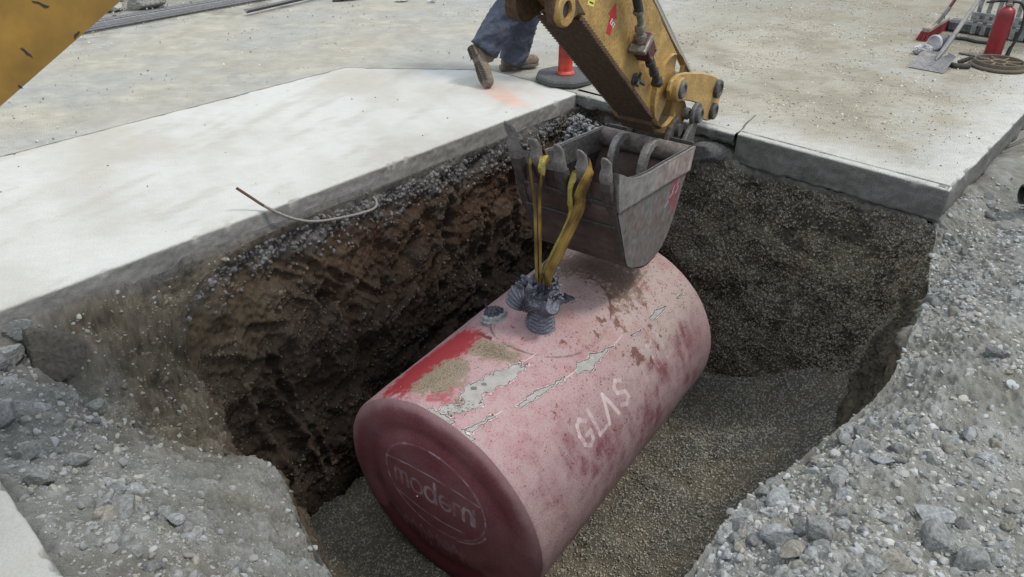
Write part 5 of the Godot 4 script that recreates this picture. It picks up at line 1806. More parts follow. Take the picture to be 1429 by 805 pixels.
# a broken stone about one metre in radius: a ball cut flat by random planes
func rock_mesh(seed_: int, level: int, sharp: float) -> ArrayMesh:
	var r := RandomNumberGenerator.new()
	r.seed = seed_
	var planes := []
	for k in 8 + r.randi() % 5:
		var d := Vector3(r.randfn(), r.randfn(), r.randfn()).normalized()
		planes.append([d, r.randf_range(1.0 - 0.62 * sharp, 0.92)])
	var n := FastNoiseLite.new()
	n.seed = seed_
	n.frequency = 1.1
	var g := ico(level)
	var v := PackedVector3Array()
	var squash := Vector3(1.0, r.randf_range(0.5, 0.85), r.randf_range(0.65, 0.95))
	for d in g[0]:
		var s := 1.0
		for p in planes:
			var c: float = d.dot(p[0])
			if c > 0.01:
				s = minf(s, p[1] / c)
		s *= 1.0 + 0.08 * n.get_noise_3d(d.x, d.y, d.z) + (0.05 * n.get_noise_3d(d.x * 6.0, d.y * 6.0, d.z * 6.0) if level > 1 else 0.0)
		v.append(d * s * squash)
	var idx := PackedInt32Array()
	for k in range(0, g[1].size(), 3):
		idx.append_array([g[1][k], g[1][k + 2], g[1][k + 1]])
	var col := PackedColorArray()
	for k in v.size():
		col.append(Color.WHITE * (1.0 + 0.3 * n.get_noise_3d(v[k].x * 3.0, v[k].y * 3.0, v[k].z * 3.0)))
	return arrays_mesh(v, idx, col, PackedVector2Array(), false)

# ---------------------------------------------------------------- loose stones, debris
var bank_v := PackedVector3Array()
var bank_n := PackedVector3Array()
var bank_rows := 0
var bank_outer := 0

func stone_tint(p: Vector3) -> Color:
	var c: Color = [Color(0.36, 0.37, 0.365), Color(0.32, 0.33, 0.32), Color(0.40, 0.42, 0.43), Color(0.28, 0.29, 0.285), Color(0.34, 0.33, 0.295), Color(0.41, 0.41, 0.385)][rng.randi() % 6]
	if p.x < -1.0:
		c = c * 0.76
	return c * rng.randf_range(0.58, 0.98)

func scatter(called: String, meshes: Array, spots: Array, mat: Material) -> void:
	# spots: [transform, colour]; one MultiMesh per mesh variant
	for k in meshes.size():
		var mine := []
		for q in range(k, spots.size(), meshes.size()):
			mine.append(spots[q])
		var mm := MultiMesh.new()
		mm.transform_format = MultiMesh.TRANSFORM_3D
		mm.use_colors = true
		mm.mesh = meshes[k]
		mm.instance_count = mine.size()
		for q in mine.size():
			mm.set_instance_transform(q, mine[q][0])
			mm.set_instance_color(q, mine[q][1])
		var o := MultiMeshInstance3D.new()
		o.multimesh = mm
		o.material_override = mat
		o.name = numbered(called)
		o.set_meta("kind", "stuff")
		add_child(o, true)

func spin(s: Vector3) -> Basis:
	return Basis.from_euler(Vector3(rng.randf() * TAU, rng.randf() * TAU, rng.randf() * TAU)) * Basis.from_scale(s)

func flat_spin(s: float) -> Basis:
	return Basis.from_euler(Vector3(rng.randfn(0, 0.25), rng.randf() * TAU, rng.randfn(0, 0.25))) * Basis.from_scale(Vector3.ONE * s)

func build_stones() -> void:
	var small := []
	for k in 8: small.append(rock_mesh(100 + k, 1, 0.9))
	var tiny := []
	for k in 4: tiny.append(rock_mesh(140 + k, 0, 0.8))
	var pebbles := []
	for k in 5: pebbles.append(rock_mesh(160 + k, 1, 0.35))
	var mid := []
	for k in 9: mid.append(rock_mesh(200 + k, 2, 1.0))
	# where stones can lie: points of the bank, by area
	var rows := bank_rows
	var m := bank_v.size() / rows
	var spots := []
	var grit := []
	var big := []
	var tries := 0
	while tries < 1500000 and (spots.size() < 12500 or grit.size() < 15000):
		tries += 1
		var i := rng.randi() % (m - 1)
		var j := rng.randi() % bank_outer
		var at := i * rows + j
		var p := bank_v[at]
		if j == bank_outer or p.x > 0.75 or p.x < -3.02 or p.z < -6.5 or p.z > -0.13:
			continue
		if p.z < -4.02 and p.x < -0.68:
			continue
		var pu := bank_v[at + rows] - p
		var pv := bank_v[at + 1] - p
		var area := (bank_v[at + rows] - p).cross(bank_v[at + 1] - p).length()
		if rng.randf() > area / 0.00016:
			continue
		p += pu * rng.randf() + pv * rng.randf()
		var d := n_big.get_noise_2d(p.x * 1.6 + 70.0, p.z * 1.6) + 0.6 * n_mid.get_noise_2d(p.x * 0.5, p.z * 0.5)
		var dens := ss(-0.3, 0.35, d + (0.35 if p.z > -2.6 else -0.05))
		dens = maxf(dens * (1.0 - 0.75 * ss(0.16, 0.04, Vector2((p.x + 0.22) * 0.8, p.z + 2.15).length() - 0.02 * d)), 0.16 if p.z > -2.9 else 0.30)
		if p.x < -1.2:
			# the rubble heap lies against the slab; the bank below it is smooth
			dens = ss(-0.62, -0.36, p.z + 0.12 * d) * ss(-3.0, -2.6, p.x + 0.0) * 0.95 + 0.1
			dens = maxf(dens, 0.45 * ss(-2.75, -2.95, p.x) * ss(-0.9, -0.5, p.z))
		if rng.randf() < 0.5:
			if grit.size() < 15000 and rng.randf() < 0.35 + dens:
				var s := 0.0016 + 0.0032 * rng.randf()
				grit.append([Transform3D(spin(Vector3.ONE * s), p + bank_n[at] * s * 0.2), dirt_colour(p, 0.0) * rng.randf_range(0.8, 1.25)])
		elif spots.size() < 12500 and rng.randf() < dens:
			var s := minf(0.0058 * pow(rng.randf() + 0.006, -0.48), 0.044)
			if dens < 0.5: s = minf(s, 0.02)
			spots.append([s, p, bank_n[at]])
	# the largest that show are things of their own
	spots.sort_custom(func(a, b): return a[0] > b[0])
	var rest := []
	for e in spots:
		var p: Vector3 = e[1]
		var s: float = e[0]
		var tr := Transform3D(flat_spin(s), p + (e[2] as Vector3) * s * 0.15)
		if big.size() < 285 and p.x < 0.45 and p.z > -4.6 and p.z < -0.25:
			big.append([tr, p, s])
		else:
			rest.append([Transform3D(flat_spin(minf(s, 0.026)), p + (e[2] as Vector3) * minf(s, 0.026) * 0.2), stone_tint(p)])
	spots = rest
	scatter("gravel", small, spots, M.stone)
	scatter("grit", tiny, grit, M.stone)
	# the stones big enough to be picked up one by one
	var mats := []
	for c in [Color(0.33, 0.34, 0.335), Color(0.28, 0.29, 0.285), Color(0.38, 0.40, 0.41), Color(0.32, 0.305, 0.265), Color(0.23, 0.235, 0.235)]:
		var sm: StandardMaterial3D = worn_mat("broken stone", lin(c.r, c.g, c.b), M.mottle, 5.0, 0.95, 0.0, M.fine_normal, 0.9)
		sm.metallic_specular = 0.25
		mats.append(sm)
	for b in big:
		var tr: Transform3D = b[0]
		var p: Vector3 = b[1]
		var k := rng.randi() % 5
		var o := put(mid[rng.randi() % mid.size()], "stone", mats[k])
		o.transform = tr
		var look: String = ["grey", "mid grey", "pale bluish", "tan tinged", "dark grey"][k]
		var size: String = "egg-sized" if b[2] > 0.027 else "small"
		if p.x < -1.0:
			var spot := "against the near slab" if p.z > -0.3 else ("in the left heap" if p.z > -0.48 else "on the bare left slope")
			var side := "at the left edge" if p.x < -2.3 else ("by the slab's corner" if p.x < -1.8 else "towards the bottom edge")
			tag(o, "%s %s broken stone %s, %s" % [size, look, spot, side], "stone", "broken stones of the left rubble heap")
		else:
			var spot := "on the pit's rim" if p.x < -0.42 else ("amid the right bank" if p.x < -0.1 else "on the far right")
			var side := "at the bottom edge" if p.z > -1.7 else ("level with the three big stones" if p.z > -2.15 else ("level with the tilted flat stone" if p.z > -2.7 else ("beside the dark angular stone" if p.z > -3.3 else "below the right slab's corner")))
			tag(o, "%s %s stone %s, %s" % [size, look, spot, side], "stone", "broken stones of the right bank")
	# named stones: x, z, half length, squash, tilt, turn, material, label
	var named := [
		[-0.091, -2.093, 0.072, 0.5, 0.15, 0.5, 2, "large pale flat stone, uppermost of the three big ones at the lower right"],
		[-0.042, -1.972, 0.075, 0.55, 0.1, 2.0, 1, "large flat grey stone between two other big ones at the lower right"],
		[0.045, -1.935, 0.068, 0.7, 0.3, 1.0, 1, "large blocky grey stone, lowest of the three big ones at the lower right"],
		[-0.383, -2.339, 0.058, 0.4, 0.6, 0.9, 0, "flat grey slab of stone standing tilted near the right rim"],
		[-0.473, -2.404, 0.052, 0.7, 0.2, 2.4, 0, "blocky grey stone right on the rim, beside the tilted slab of stone"],
		[-0.30, -2.27, 0.045, 0.6, 0.2, 0.2, 2, "flat pale stone below the tilted slab of stone on the right bank"],
		[-0.503, -1.924, 0.055, 0.6, 0.3, 1.3, 2, "bluish grey stone on the right rim beside the tank's lettering"],
		[-0.154, -3.028, 0.060, 0.75, 0.2, 0.3, 4, "dark angular stone alone on the dirt at the right edge"],
		[-0.115, -1.748, 0.062, 0.6, 0.4, 0.4, 3, "tan broken stone at the bottom edge of the picture, right of the pit"],
		[-0.333, -1.758, 0.060, 0.7, 0.2, 2.9, 1, "bluish angular stone in the middle of the near right rubble"],
		[-0.381, -2.102, 0.062, 0.7, 0.5, 1.9, 0, "broad broken stone in the middle of the right rubble"],
		[-0.421, -1.696, 0.055, 0.55, 0.6, 0.7, 2, "long pale stone lying across the near right rubble"],
		[-0.355, -1.62, 0.05, 0.6, 0.2, 1.2, 3, "brown tinged stone at the bottom of the near right rubble"],
		[-0.106, -2.592, 0.042, 0.7, 0.2, 1.7, 2, "pale stone on the dirt between the dark stone and the big flat ones"],
		[-2.93, -0.47, 0.165, 0.62, -0.25, 0.5, 5, "largest dark clod with an undercut side, at the left of the pit"],
		[-3.02, -0.44, 0.07, 0.8, 0.1, 1.0, 1, "rounded grey stone directly behind the big dark clod"],
		[-2.95, -0.36, 0.062, 0.75, 0.1, 2.0, 0, "grey stone left of the big dark clod, touching the slab's edge"],
		[-2.87, -0.32, 0.052, 0.8, 0.3, 0.3, 4, "dark stone at the slab's edge, lowest of the ones beside the clod"],
		[-2.93, -0.425, 0.032, 0.6, 0.4, 0.0, 6, "small white stone lying against the big dark clod"],
		[-2.221, -0.322, 0.052, 0.8, 0.2, 0.8, 0, "large rounded grey stone in the middle of the left rubble heap"],
		[-2.125, -0.202, 0.055, 0.8, 0.2, 1.8, 1, "large grey stone beside the near slab's left edge"],
		[-1.881, -0.33, 0.058, 0.75, 0.3, 2.4, 1, "largest grey stone low in the left rubble heap"],
		[-2.281, -0.211, 0.05, 0.7, 0.2, 1.1, 4, "dark grey stone at the left edge of the picture, above the near slab"],
		[-2.476, -0.229, 0.06, 0.7, 0.2, 2.7, 4, "dark flat stone at the left edge of the picture"],
		[-1.82, -0.439, 0.036, 0.35, 0.4, 0.6, 2, "flat pale stone at the right border of the left rubble heap"],
		[-2.045, -0.362, 0.038, 0.7, 0.2, 0.9, 2, "pale stone above the largest low stone of the left heap"],
		[-1.757, -0.202, 0.042, 0.6, 0.2, 1.4, 4, "grey stone at the bottom edge beside the near slab"],
		[-2.62, -0.50, 0.05, 0.35, 0.3, 0.4, 1, "flat crust of dirt on the bare bank, right of the big clod"]]
	mats.append(worn_mat("dark clod", lin(0.10, 0.092, 0.08), M.mottle, 4.0, 1.0, 0.0, M.fine_normal, 1.0))
	mats.append(worn_mat("white stone", lin(0.5, 0.5, 0.5), M.mottle, 5.0, 0.9))
	for k in named.size():
		var e = named[k]
		var o := put(rock_mesh(300 + k, 3, 0.95), "rock" if e[6] != 5 else "dirt_clod", mats[e[6]])
		var y := dirt(e[0], e[1])
		if e[0] < -2.6: y = maxf(y, -0.30)
		o.position = Vector3(e[0], y + e[2] * e[3] * 0.35, e[1])
		o.basis = Basis.from_euler(Vector3(e[4], e[5], e[4] * 0.5)) * Basis.from_scale(Vector3(e[2], e[2] * e[3] * 1.3, e[2] * 0.85))
		tag(o, e[7], "clod" if e[6] == 5 else "rock")
	# pebbles of the backfill: the far wall and the floor; fewer on the left wall
	var pea := []
	tries = 0
	while tries < 1200000 and pea.size() < 46000:
		tries += 1
		var i := rng.randi() % (m - 1)
		var j := bank_outer + 4 + rng.randi() % (rows - bank_outer - 5)
		var at := i * rows + j
		var p := bank_v[at]
		if p.z > -0.9 or (p.x > -0.75 and p.z > -3.4):
			continue
		var back := ss(-3.75, -3.9, p.z)
		var g := n_big.get_noise_3d(p.x * 2.0, p.y * 2.0, p.z * 2.0) + 0.5 * n_mid.get_noise_3d(p.x, p.y, p.z)
		var keep := back * ss(-0.6, 0.15, g + 0.15 - 0.4 * ss(-0.3, -0.16, p.y)) + (1.0 - back) * (0.05 + 0.18 * ss(0.1, 0.5, g) + 0.3 * ss(-0.29, -0.19, p.y))
		if rng.randf() > keep:
			continue
		var s := 0.0045 + 0.0055 * rng.randf() * rng.randf()
		if back < 0.5 and p.y > -0.34: s *= rng.randf_range(1.0, 2.6)
		var c: Color = [Color(0.24, 0.215, 0.165), Color(0.19, 0.172, 0.14), Color(0.26, 0.25, 0.215), Color(0.15, 0.132, 0.105), Color(0.20, 0.165, 0.12)][rng.randi() % 5]
		if back < 0.5: c = c * 0.5 if p.y < -0.34 else Color(0.15, 0.15, 0.155)
		pea.append([Transform3D(spin(Vector3.ONE * s), p + bank_n[at] * s * 0.35), c * rng.randf_range(0.6, 1.25)])
	scatter("pea_gravel", pebbles, pea, M.stone)
	# clods of soil that stand out of the left wall and the slope before it
	var clods := []
	tries = 0
	while tries < 400000 and clods.size() < 6500:
		tries += 1
		var i := rng.randi() % (m - 1)
		var j := rng.randi() % rows
		var at := i * rows + j
		var p := bank_v[at]
		if p.x > -2.2 or p.z < -3.85 or p.z > -0.42 or (j < bank_outer and p.x < -3.0) or (j < bank_outer and p.x > -2.45):
			continue
		var area := (bank_v[at + rows] - p).cross(bank_v[at + 1] - p).length()
		var g := n_mid.get_noise_3d(p.x, p.y, p.z) + 0.6 * n_big.get_noise_3d(p.x * 2.0, p.y * 2.0, p.z * 2.0)
		if rng.randf() > area / 0.00012 * ss(-0.45, 0.35, g):
			continue
		p += (bank_v[at + rows] - p) * rng.randf()
		var s := minf(0.0045 * pow(rng.randf() + 0.01, -0.42), 0.028)
		clods.append([Transform3D(spin(Vector3(1.0, 0.8, 0.9) * s), p + bank_n[at] * s * 0.1), dirt_colour(p, 1.0 if j >= bank_outer else 0.0) * rng.randf_range(0.75, 1.2)])
	scatter("soil_clods", small, clods, M.stone)
	pea = []
	for k in 56000:
		var x := rng.randf_range(-3.0, -0.5)
		var z := rng.randf_range(-4.05, -0.85)
		var g := n_mid.get_noise_2d(x * 0.5, z * 0.5)
		var y := floor_y(x, z) + 0.05 * g + 0.008 * n_fine.get_noise_2d(x * 1.6, z * 1.6)
		var s := 0.0042 + 0.0052 * rng.randf() * rng.randf()
		var c: Color = [Color(0.36, 0.325, 0.24), Color(0.31, 0.285, 0.22), Color(0.39, 0.37, 0.31), Color(0.23, 0.21, 0.165), Color(0.33, 0.285, 0.2)][rng.randi() % 5]
		c = c.lerp(Color(0.27, 0.265, 0.24), clampf(0.3 + 1.0 * g - 0.3 * (z + 2.2), 0.0, 0.9))
		pea.append([Transform3D(spin(Vector3(1, 0.8, 1) * s), Vector3(x, y + s * 0.3, z)), c * rng.randf_range(0.6, 1.25)])
	scatter("pea_gravel", pebbles, pea, M.stone)
	# crumbs on the paving
	var crumbs := []
	while crumbs.size() < 12000:
		var x := rng.randf_range(-9.0, -0.72)
		var z := rng.randf_range(-9.8, -0.3)
		if x > -3.1 and z > -4.12: continue
		var g := n_big.get_noise_2d(x * 0.7, z * 0.7 + 11.0) + 0.5 * n_mid.get_noise_2d(x * 0.4, z * 0.4)
		var keep := 0.25 + g
		if x > -4.73 and z > -4.0: keep = 0.035
		if x > -3.05: keep += 0.35
		if x < -6.3: keep += 0.5 * ss(-6.2, -7.6, x)
		if z < -7.0 and x < -3.0: keep += 0.45
		if rng.randf() > keep: continue
		var s := 0.0022 + 0.0075 * pow(rng.randf(), 4.0)
		if x < -7.4: s *= rng.randf_range(1.0, 2.6)
		var c: Color = [Color(0.40, 0.39, 0.36), Color(0.62, 0.62, 0.60), Color(0.22, 0.21, 0.19), Color(0.36, 0.33, 0.28), Color(0.2, 0.19, 0.18)][rng.randi() % 5]
		crumbs.append([Transform3D(spin(Vector3.ONE * s), Vector3(x, s * 0.3, z)), c])
	while crumbs.size() < 20000:
		var x := rng.randf_range(-3.6, -0.75)
		var z := rng.randf_range(-8.6, -4.25)
		var g := n_big.get_noise_2d(x * 1.1 + 3.0, z * 1.1 + 11.0) + 0.7 * n_mid.get_noise_2d(x * 0.6, z * 0.6)
		if rng.randf() > (0.4 + 1.2 * g) * ss(-4.2, -4.8, z) * ss(-0.8, -1.2, x) * ss(-3.6, -2.8, x): continue
		var s := 0.0022 + 0.009 * pow(rng.randf(), 3.5)
		crumbs.append([Transform3D(spin(Vector3.ONE * s), Vector3(x, s * 0.2, z)), [Color(0.44, 0.405, 0.33), Color(0.37, 0.335, 0.265), Color(0.5, 0.475, 0.41), Color(0.31, 0.285, 0.235)][rng.randi() % 4]])
	scatter("grit", small.slice(0, 4), crumbs, M.stone)
	# pale roots trailing out of the far wall
	var rt := thing("plant_roots", "thin pale roots hanging out of the dark gravel of the far wall", "roots", Vector3(-1.4, -0.9, -3.95))
	for r in [[[-1.62, -0.72], [-1.56, -0.86], [-1.45, -0.87], [-1.33, -0.86]], [[-1.52, -0.74], [-1.49, -0.82], [-1.40, -0.86]], [[-1.30, -1.02], [-1.18, -1.15], [-1.05, -1.22], [-0.97, -1.19], [-0.90, -1.14]], [[-1.66, -0.95], [-1.67, -1.2], [-1.70, -1.4]], [[-1.40, -0.97], [-1.31, -0.985], [-1.24, -0.98]], [[-1.75, -0.62], [-1.68, -0.72], [-1.66, -0.8]]]:
		var st := begin()
		var pts := []
		for q in r:
			pts.append(Vector3(q[0], q[1], -3.86 + 0.03 * rng.randf()))
		var fine := []
		for k in pts.size() - 1:
			for q in 6:
				fine.append((pts[k] as Vector3).cubic_interpolate(pts[k + 1], pts[maxi(k - 1, 0)], pts[mini(k + 2, pts.size() - 1)], q / 6.0) + Vector3(rng.randfn(0, 0.004), rng.randfn(0, 0.004), rng.randfn(0, 0.006)))
		fine.append(pts[-1])
		add_tube(st, fine, 0.0014, 6)
		part(finish(st), "root", M.root, rt)
	# a broken lump of concrete under the far slab, and slumped rubble in the far corner
	var lump := put(rock_mesh(377, 3, 0.8), "concrete_lump", M.lump)
	lump.position = Vector3(-2.02, -0.15, -4.0)
	lump.basis = Basis.from_euler(Vector3(0.1, 0.4, 0.1)) * Basis.from_scale(Vector3(0.13, 0.10, 0.09))
	tag(lump, "dark grey lump of broken concrete under the far slab, behind the bucket", "lump")
	var corner := []
	for k in 900:
		var f := rng.randf()
		var x := -3.0 + rng.randf() * rng.randf() * 0.95
		var p := Vector3(x, -0.12 - f * 0.30 - 0.1 * (x + 3.0), -4.02 + 0.10 + f * 0.22 + rng.randfn(0, 0.03))
		var s := 0.008 + 0.022 * pow(rng.randf(), 3.0)
		corner.append([Transform3D(spin(Vector3.ONE * s), p), Color(0.21, 0.215, 0.225) * rng.randf_range(0.5, 1.35)])
	scatter("gravel", small.slice(4, 8), corner, M.stone)

# ---------------------------------------------------------------- small things
func smooth_path(pts: Array, per := 8) -> Array:
	var fine := []
	for k in pts.size() - 1:
		for q in per:
			fine.append((pts[k] as Vector3).cubic_interpolate(pts[k + 1], pts[maxi(k - 1, 0)], pts[mini(k + 2, pts.size() - 1)], q / float(per)))
	fine.append(pts[-1])
	return fine

func build_props() -> void:
	var st := begin()
	# bent reinforcing bar
	var bars := smooth_path([Vector3(-3.05, -0.135, -2.20), Vector3(-2.99, -0.16, -2.185), Vector3(-2.95, -0.165, -2.12), Vector3(-2.94, -0.14, -1.95), Vector3(-2.94, -0.1, -1.775), Vector3(-2.965, -0.068, -1.69), Vector3(-3.0, -0.031, -1.63), Vector3(-3.04, 0.025, -1.568), Vector3(-3.09, 0.071, -1.53), Vector3(-3.13, 0.121, -1.489)], 14)
	var rad := []
	for k in bars.size(): rad.append(0.0066 + 0.0012 * (k % 2))
	var rb := thing("bent_rebar", "bent steel reinforcing bar sticking out over the left slab's edge", "rebar", Vector3(-3.05, -0.15, -2.2))
	add_tube(st, bars.slice(0, 100), rad, 9)
	part(finish(st), "ribbed_bar", M.rebar, rb)
	st = begin()
	add_tube(st, bars.slice(99), rad, 9)
	part(finish(st), "rusty_end", M.rust_orange, rb)

	# traffic post on its rubber foot
	var c := Vector3(-3.30, 0.001, -4.18)
	var tp := thing("traffic_post", "red plastic traffic post in a heavy round black rubber base", "traffic post", c)
	st = begin()
	var oct := PackedVector2Array()
	for k in 16:
		var a := TAU * (k / 2) / 8.0 + (0.30 if k % 2 else -0.30) + 0.2
		oct.append(Vector2(cos(a), sin(a)) * 0.212)
	add_plate(st, oct, c, Vector3.RIGHT, Vector3.BACK, Vector3.UP, 0.0, 0.048, 0.012)
	part(finish(st), "rubber_base", M.base_rubber, tp)
	st = begin()
	add_lathe(st, c, Vector3.UP, [[0.066, 0.046], [0.068, 0.056], [0.062, 0.066, 3], [0.055, 0.07, 3], [0.052, 0.075, 5], [0.050, 0.5, 5], [0.049, 0.95, 5], [0.035, 0.985, 6], [0.03, 1.04, 6], [0.042, 1.07, 6], [0.0, 1.08, 6]], 32)
	part(finish(st), "post", M.orange, tp)

	# steel bars lying along the far side
	var spec := [[-7.24, -7.40, -1.2, -5.0, 0.013, "thin steel bar, nearest of the row lying on the pavement at the top left"], [-7.285, -7.46, -0.9, -5.3, 0.016, "thin steel bar, second of the row at the top left"], [-7.345, -7.49, -1.0, -4.9, 0.018, "thin steel bar, third of the row at the top left"], [-7.50, -7.63, -0.8, -5.5, 0.02, "thicker dark steel bar at the far side of the row"], [-7.555, -7.70, -0.9, -5.4, 0.016, "thin dark bar, farthest of the row at the top left"]]
	for b in spec:
		var o := thing("steel_bar", b[5], "steel bar", Vector3(b[0], 0, b[2]), "steel bars lying at the top left")
		st = begin()
		bar(st, Vector3(b[0], b[4], b[2]), Vector3(b[1], b[4], b[3]), b[4], 10)
		part(finish(st), "bar", M.bar_steel, o)
	var ch := thing("steel_channel", "long grey steel channel lying between the bars at the top left", "steel channel", Vector3(-7.42, 0, -1.0), "steel bars lying at the top left")
	st = begin()
	var dirv := Vector3(-0.13, 0, -4.6).normalized()
	add_box(st, Transform3D(Basis(dirv.cross(Vector3.UP), Vector3.UP, -dirv), Vector3(-7.49, 0.02, -3.3)), Vector3(0.085, 0.012, 4.7), 0.002)
	part(finish(st), "web", M.channel, ch)
	for s in [-1.0, 1.0]:
		st = begin()
		add_box(st, Transform3D(Basis(dirv.cross(Vector3.UP), Vector3.UP, -dirv), Vector3(-7.49 + s * 0.046, 0.02, -3.3)), Vector3(0.008, 0.038, 4.7), 0.002)
		part(finish(st), "flange", M.channel, ch)
	var sb := thing("steel_angle", "single dark steel angle bar lying alone at the top of the yard", "steel bar", Vector3(-6.86, 0, -3.74))
	var sd := Vector3(-0.24, 0, -1.56).normalized()
	for s in 2:
		st = begin()
		var bt := Basis(sd.cross(Vector3.UP), Vector3.UP, -sd) * Basis(Vector3.BACK, 0.78 if s else -0.78)
		add_box(st, Transform3D(bt, Vector3(-6.86, 0.022, -3.74) + sd * 0.85 + bt * Vector3(0.02 if s else -0.02, 0, 0)), Vector3(0.044, 0.005, 1.7), 0.001)
		part(finish(st), "flange", M.bar_steel, sb)
	# debris along the top edge
	for e in [[Vector3(-7.9, 0.07, -3.25), Vector3(0.2, 0.16, 0.17), "pale", "large pale lump of broken concrete behind the steel bars"], [Vector3(-8.02, 0.05, -2.95), Vector3(0.12, 0.1, 0.12), "pale", "smaller pale broken lump left of the large concrete lump"], [Vector3(-6.27, 0.02, -5.2), Vector3(0.10, 0.03, 0.06), "white", "flat white scrap at the top edge of the yard"], [Vector3(-6.0, 0.015, -5.35), Vector3(0.06, 0.035, 0.04), "white", "small white lump right of the flat white scrap"], [Vector3(-6.74, 0.05, -4.84), Vector3(0.22, 0.08, 0.14), "moss", "dark mossy lump lying at the top edge of the yard"], [Vector3(-8.25, 0.05, -3.9), Vector3(0.2, 0.12, 0.15), "moss", "dark clod behind the steel bars, right of the pale lump"], [Vector3(-8.2, 0.03, -2.6), Vector3(0.1, 0.06, 0.09), "pale", "pale stone next to the boom, behind the steel bars"]]:
		var o := put(rock_mesh(420 + int(absf(e[0].x * 100.0)), 3, 0.8), "debris_lump", {"pale": M.pale_lump, "white": M.white_lump, "moss": M.moss}[e[2]])
		o.position = e[0]
		o.basis = Basis.from_euler(Vector3(0.1, 1.2, 0.1)) * Basis.from_scale(e[1])
		tag(o, e[3], "debris")
	for k in 3:
		var o := thing("dark_pipe", ["dark blue pipe nearest the boom among the debris", "dark blue pipe, middle of three behind the pale lump", "dark blue pipe, farthest of three behind the pale lump"][k], "pipe", Vector3(-8.1 - 0.14 * k, 0, -2.0), "dark pipes among the debris")
		st = begin()
		bar(st, Vector3(-8.15 - 0.14 * k, 0.05 + 0.01 * k, -1.2), Vector3(-8.3 - 0.13 * k, 0.05, -3.05 - 0.2 * k), 0.035, 14)
		part(finish(st), "pipe_wall", M.blue_pipe, o)

	# the mouth of a black pipe at the right edge
	var pd := Vector3(0.78, 0.05, -0.42).normalized()
	var p0 := Vector3(-0.418, -0.105, -4.52)
	var pp := thing("black_pipe", "black plastic pipe end lying on the dirt at the right edge", "pipe", p0 - Vector3(0, 0.05, 0))
	st = begin()
	add_lathe(st, p0, pd, [[0.040, 0.9], [0.040, 0.0], [0.045, -0.004], [0.053, 0.0], [0.053, 0.06], [0.050, 0.065], [0.050, 0.9]], 30)
	part(finish(st), "pipe_wall", M.black_pipe, pp)

	# square-mouthed shovel leaning on the barrier
	var sp := Vector3(-1.46, 0, -6.36)
	var sh := thing("shovel", "square-bladed shovel resting its worn blade on the ground", "shovel", sp)
	var v := PackedVector3Array()
	for i in 17:
		var u := i / 16.0 * 2.0 - 1.0
		for j in 17:
			var f := j / 16.0
			var half := lerpf(0.132, 0.122, f)
			if f > 0.85: half *= 1.0 - 2.2 * (f - 0.85) * (f - 0.85) * 10.0
			var y := 0.006 + 0.035 * pow(absf(u), 2.6) * ss(0.0, 0.6, f) + 0.035 * f * f + 0.012 * exp(-u * u * 30.0) * ss(0.35, 1.0, f)
			v.append(sp + Vector3(u * half, y, 0.17 - 0.33 * f))
	var blade := arrays_mesh(v, grid_index(17, 17, true))
	part(blade, "blade", M.blade, sh)
	st = begin()
	var h0 := sp + Vector3(0.0, 0.03, -0.06)
	add_tube(st, smooth_path([h0, sp + Vector3(0.0, 0.055, -0.15), sp + Vector3(0.0, 0.10, -0.27), sp + Vector3(-0.002, 0.165, -0.43)], 6), [0.006, 0.009, 0.012, 0.015, 0.017, 0.018, 0.019, 0.019, 0.0195, 0.02, 0.02, 0.02, 0.02, 0.02, 0.02, 0.02, 0.02, 0.02, 0.02], 14)
	part(finish(st), "socket", M.blade, sh)
	st = begin()
	bar(st, sp + Vector3(-0.002, 0.15, -0.39), sp + Vector3(-0.012, 0.50, -1.26), 0.0175, 14)
	part(finish(st), "handle", M.grey_wood, sh)

	# push broom
	var bp := Vector3(-1.775, 0.0, -7.38)
	var br := thing("push_broom", "push broom with red bristles and a red handle, behind the shovel", "broom", bp)
	st = begin()
	add_box(st, Transform3D(Basis(Vector3.UP, 0.02), bp + Vector3(0.02, 0.095, 0)), Vector3(0.065, 0.04, 0.60), 0.008)
	part(finish(st), "head_block", M.pale_wood, br)
	st = begin()
	for row in 5:
		for k in 26:
			var a := bp + Vector3(-0.005 + 0.0125 * row, 0.08, -0.285 + 0.0228 * k)
			add_tube(st, [a, a + Vector3(-0.018 + 0.004 * row + rng.randfn(0, 0.004), -0.076, rng.randfn(0, 0.006))], [0.0075, 0.0105], 5, false)
	var bri := part(finish(st), "bristles", M.bristle, br)
	bri.set_meta("kind", "stuff")
	st = begin()
	bar(st, bp + Vector3(0.03, 0.10, 0.06), bp + Vector3(0.085, 0.24, 0.0), 0.017, 12)
	part(finish(st), "handle_socket", M.grey_wood, br)
	st = begin()
	bar(st, bp + Vector3(0.075, 0.215, 0.01), bp + Vector3(0.36, 1.12, -0.26), 0.0135, 12)
	part(finish(st), "handle", M.red_handle, br)
	st = begin()
	add_tube(st, [bp + Vector3(0.035, 0.11, 0.20), bp + Vector3(0.065, 0.20, 0.03), bp + Vector3(0.035, 0.11, -0.16)], 0.004, 6)
	part(finish(st), "brace_wire", M.steel, br)

	# a small can on its side with a white lid, and a crumpled white rag
	var cp := Vector3(-1.60, 0.06, -6.84)
	var cd := Vector3(-0.30, 0.10, 0.85).normalized()
	var can := thing("paint_can", "small grey can lying on its side with a white lid", "can", cp - Vector3(0, 0.06, 0))
	st = begin()
	add_lathe(st, cp, cd, [[0.0, -0.13], [0.055, -0.13], [0.057, -0.125], [0.057, 0.0], [0.055, 0.002], [0.0, 0.002]], 28)
	part(finish(st), "can_body", M.bar_steel, can)
	st = begin()
	add_lathe(st, cp, cd, [[0.058, -0.012], [0.0625, -0.010], [0.0625, 0.008], [0.058, 0.013], [0.050, 0.013], [0.046, 0.006], [0.0, 0.006]], 32)
	part(finish(st), "lid", M.white_plastic, can)
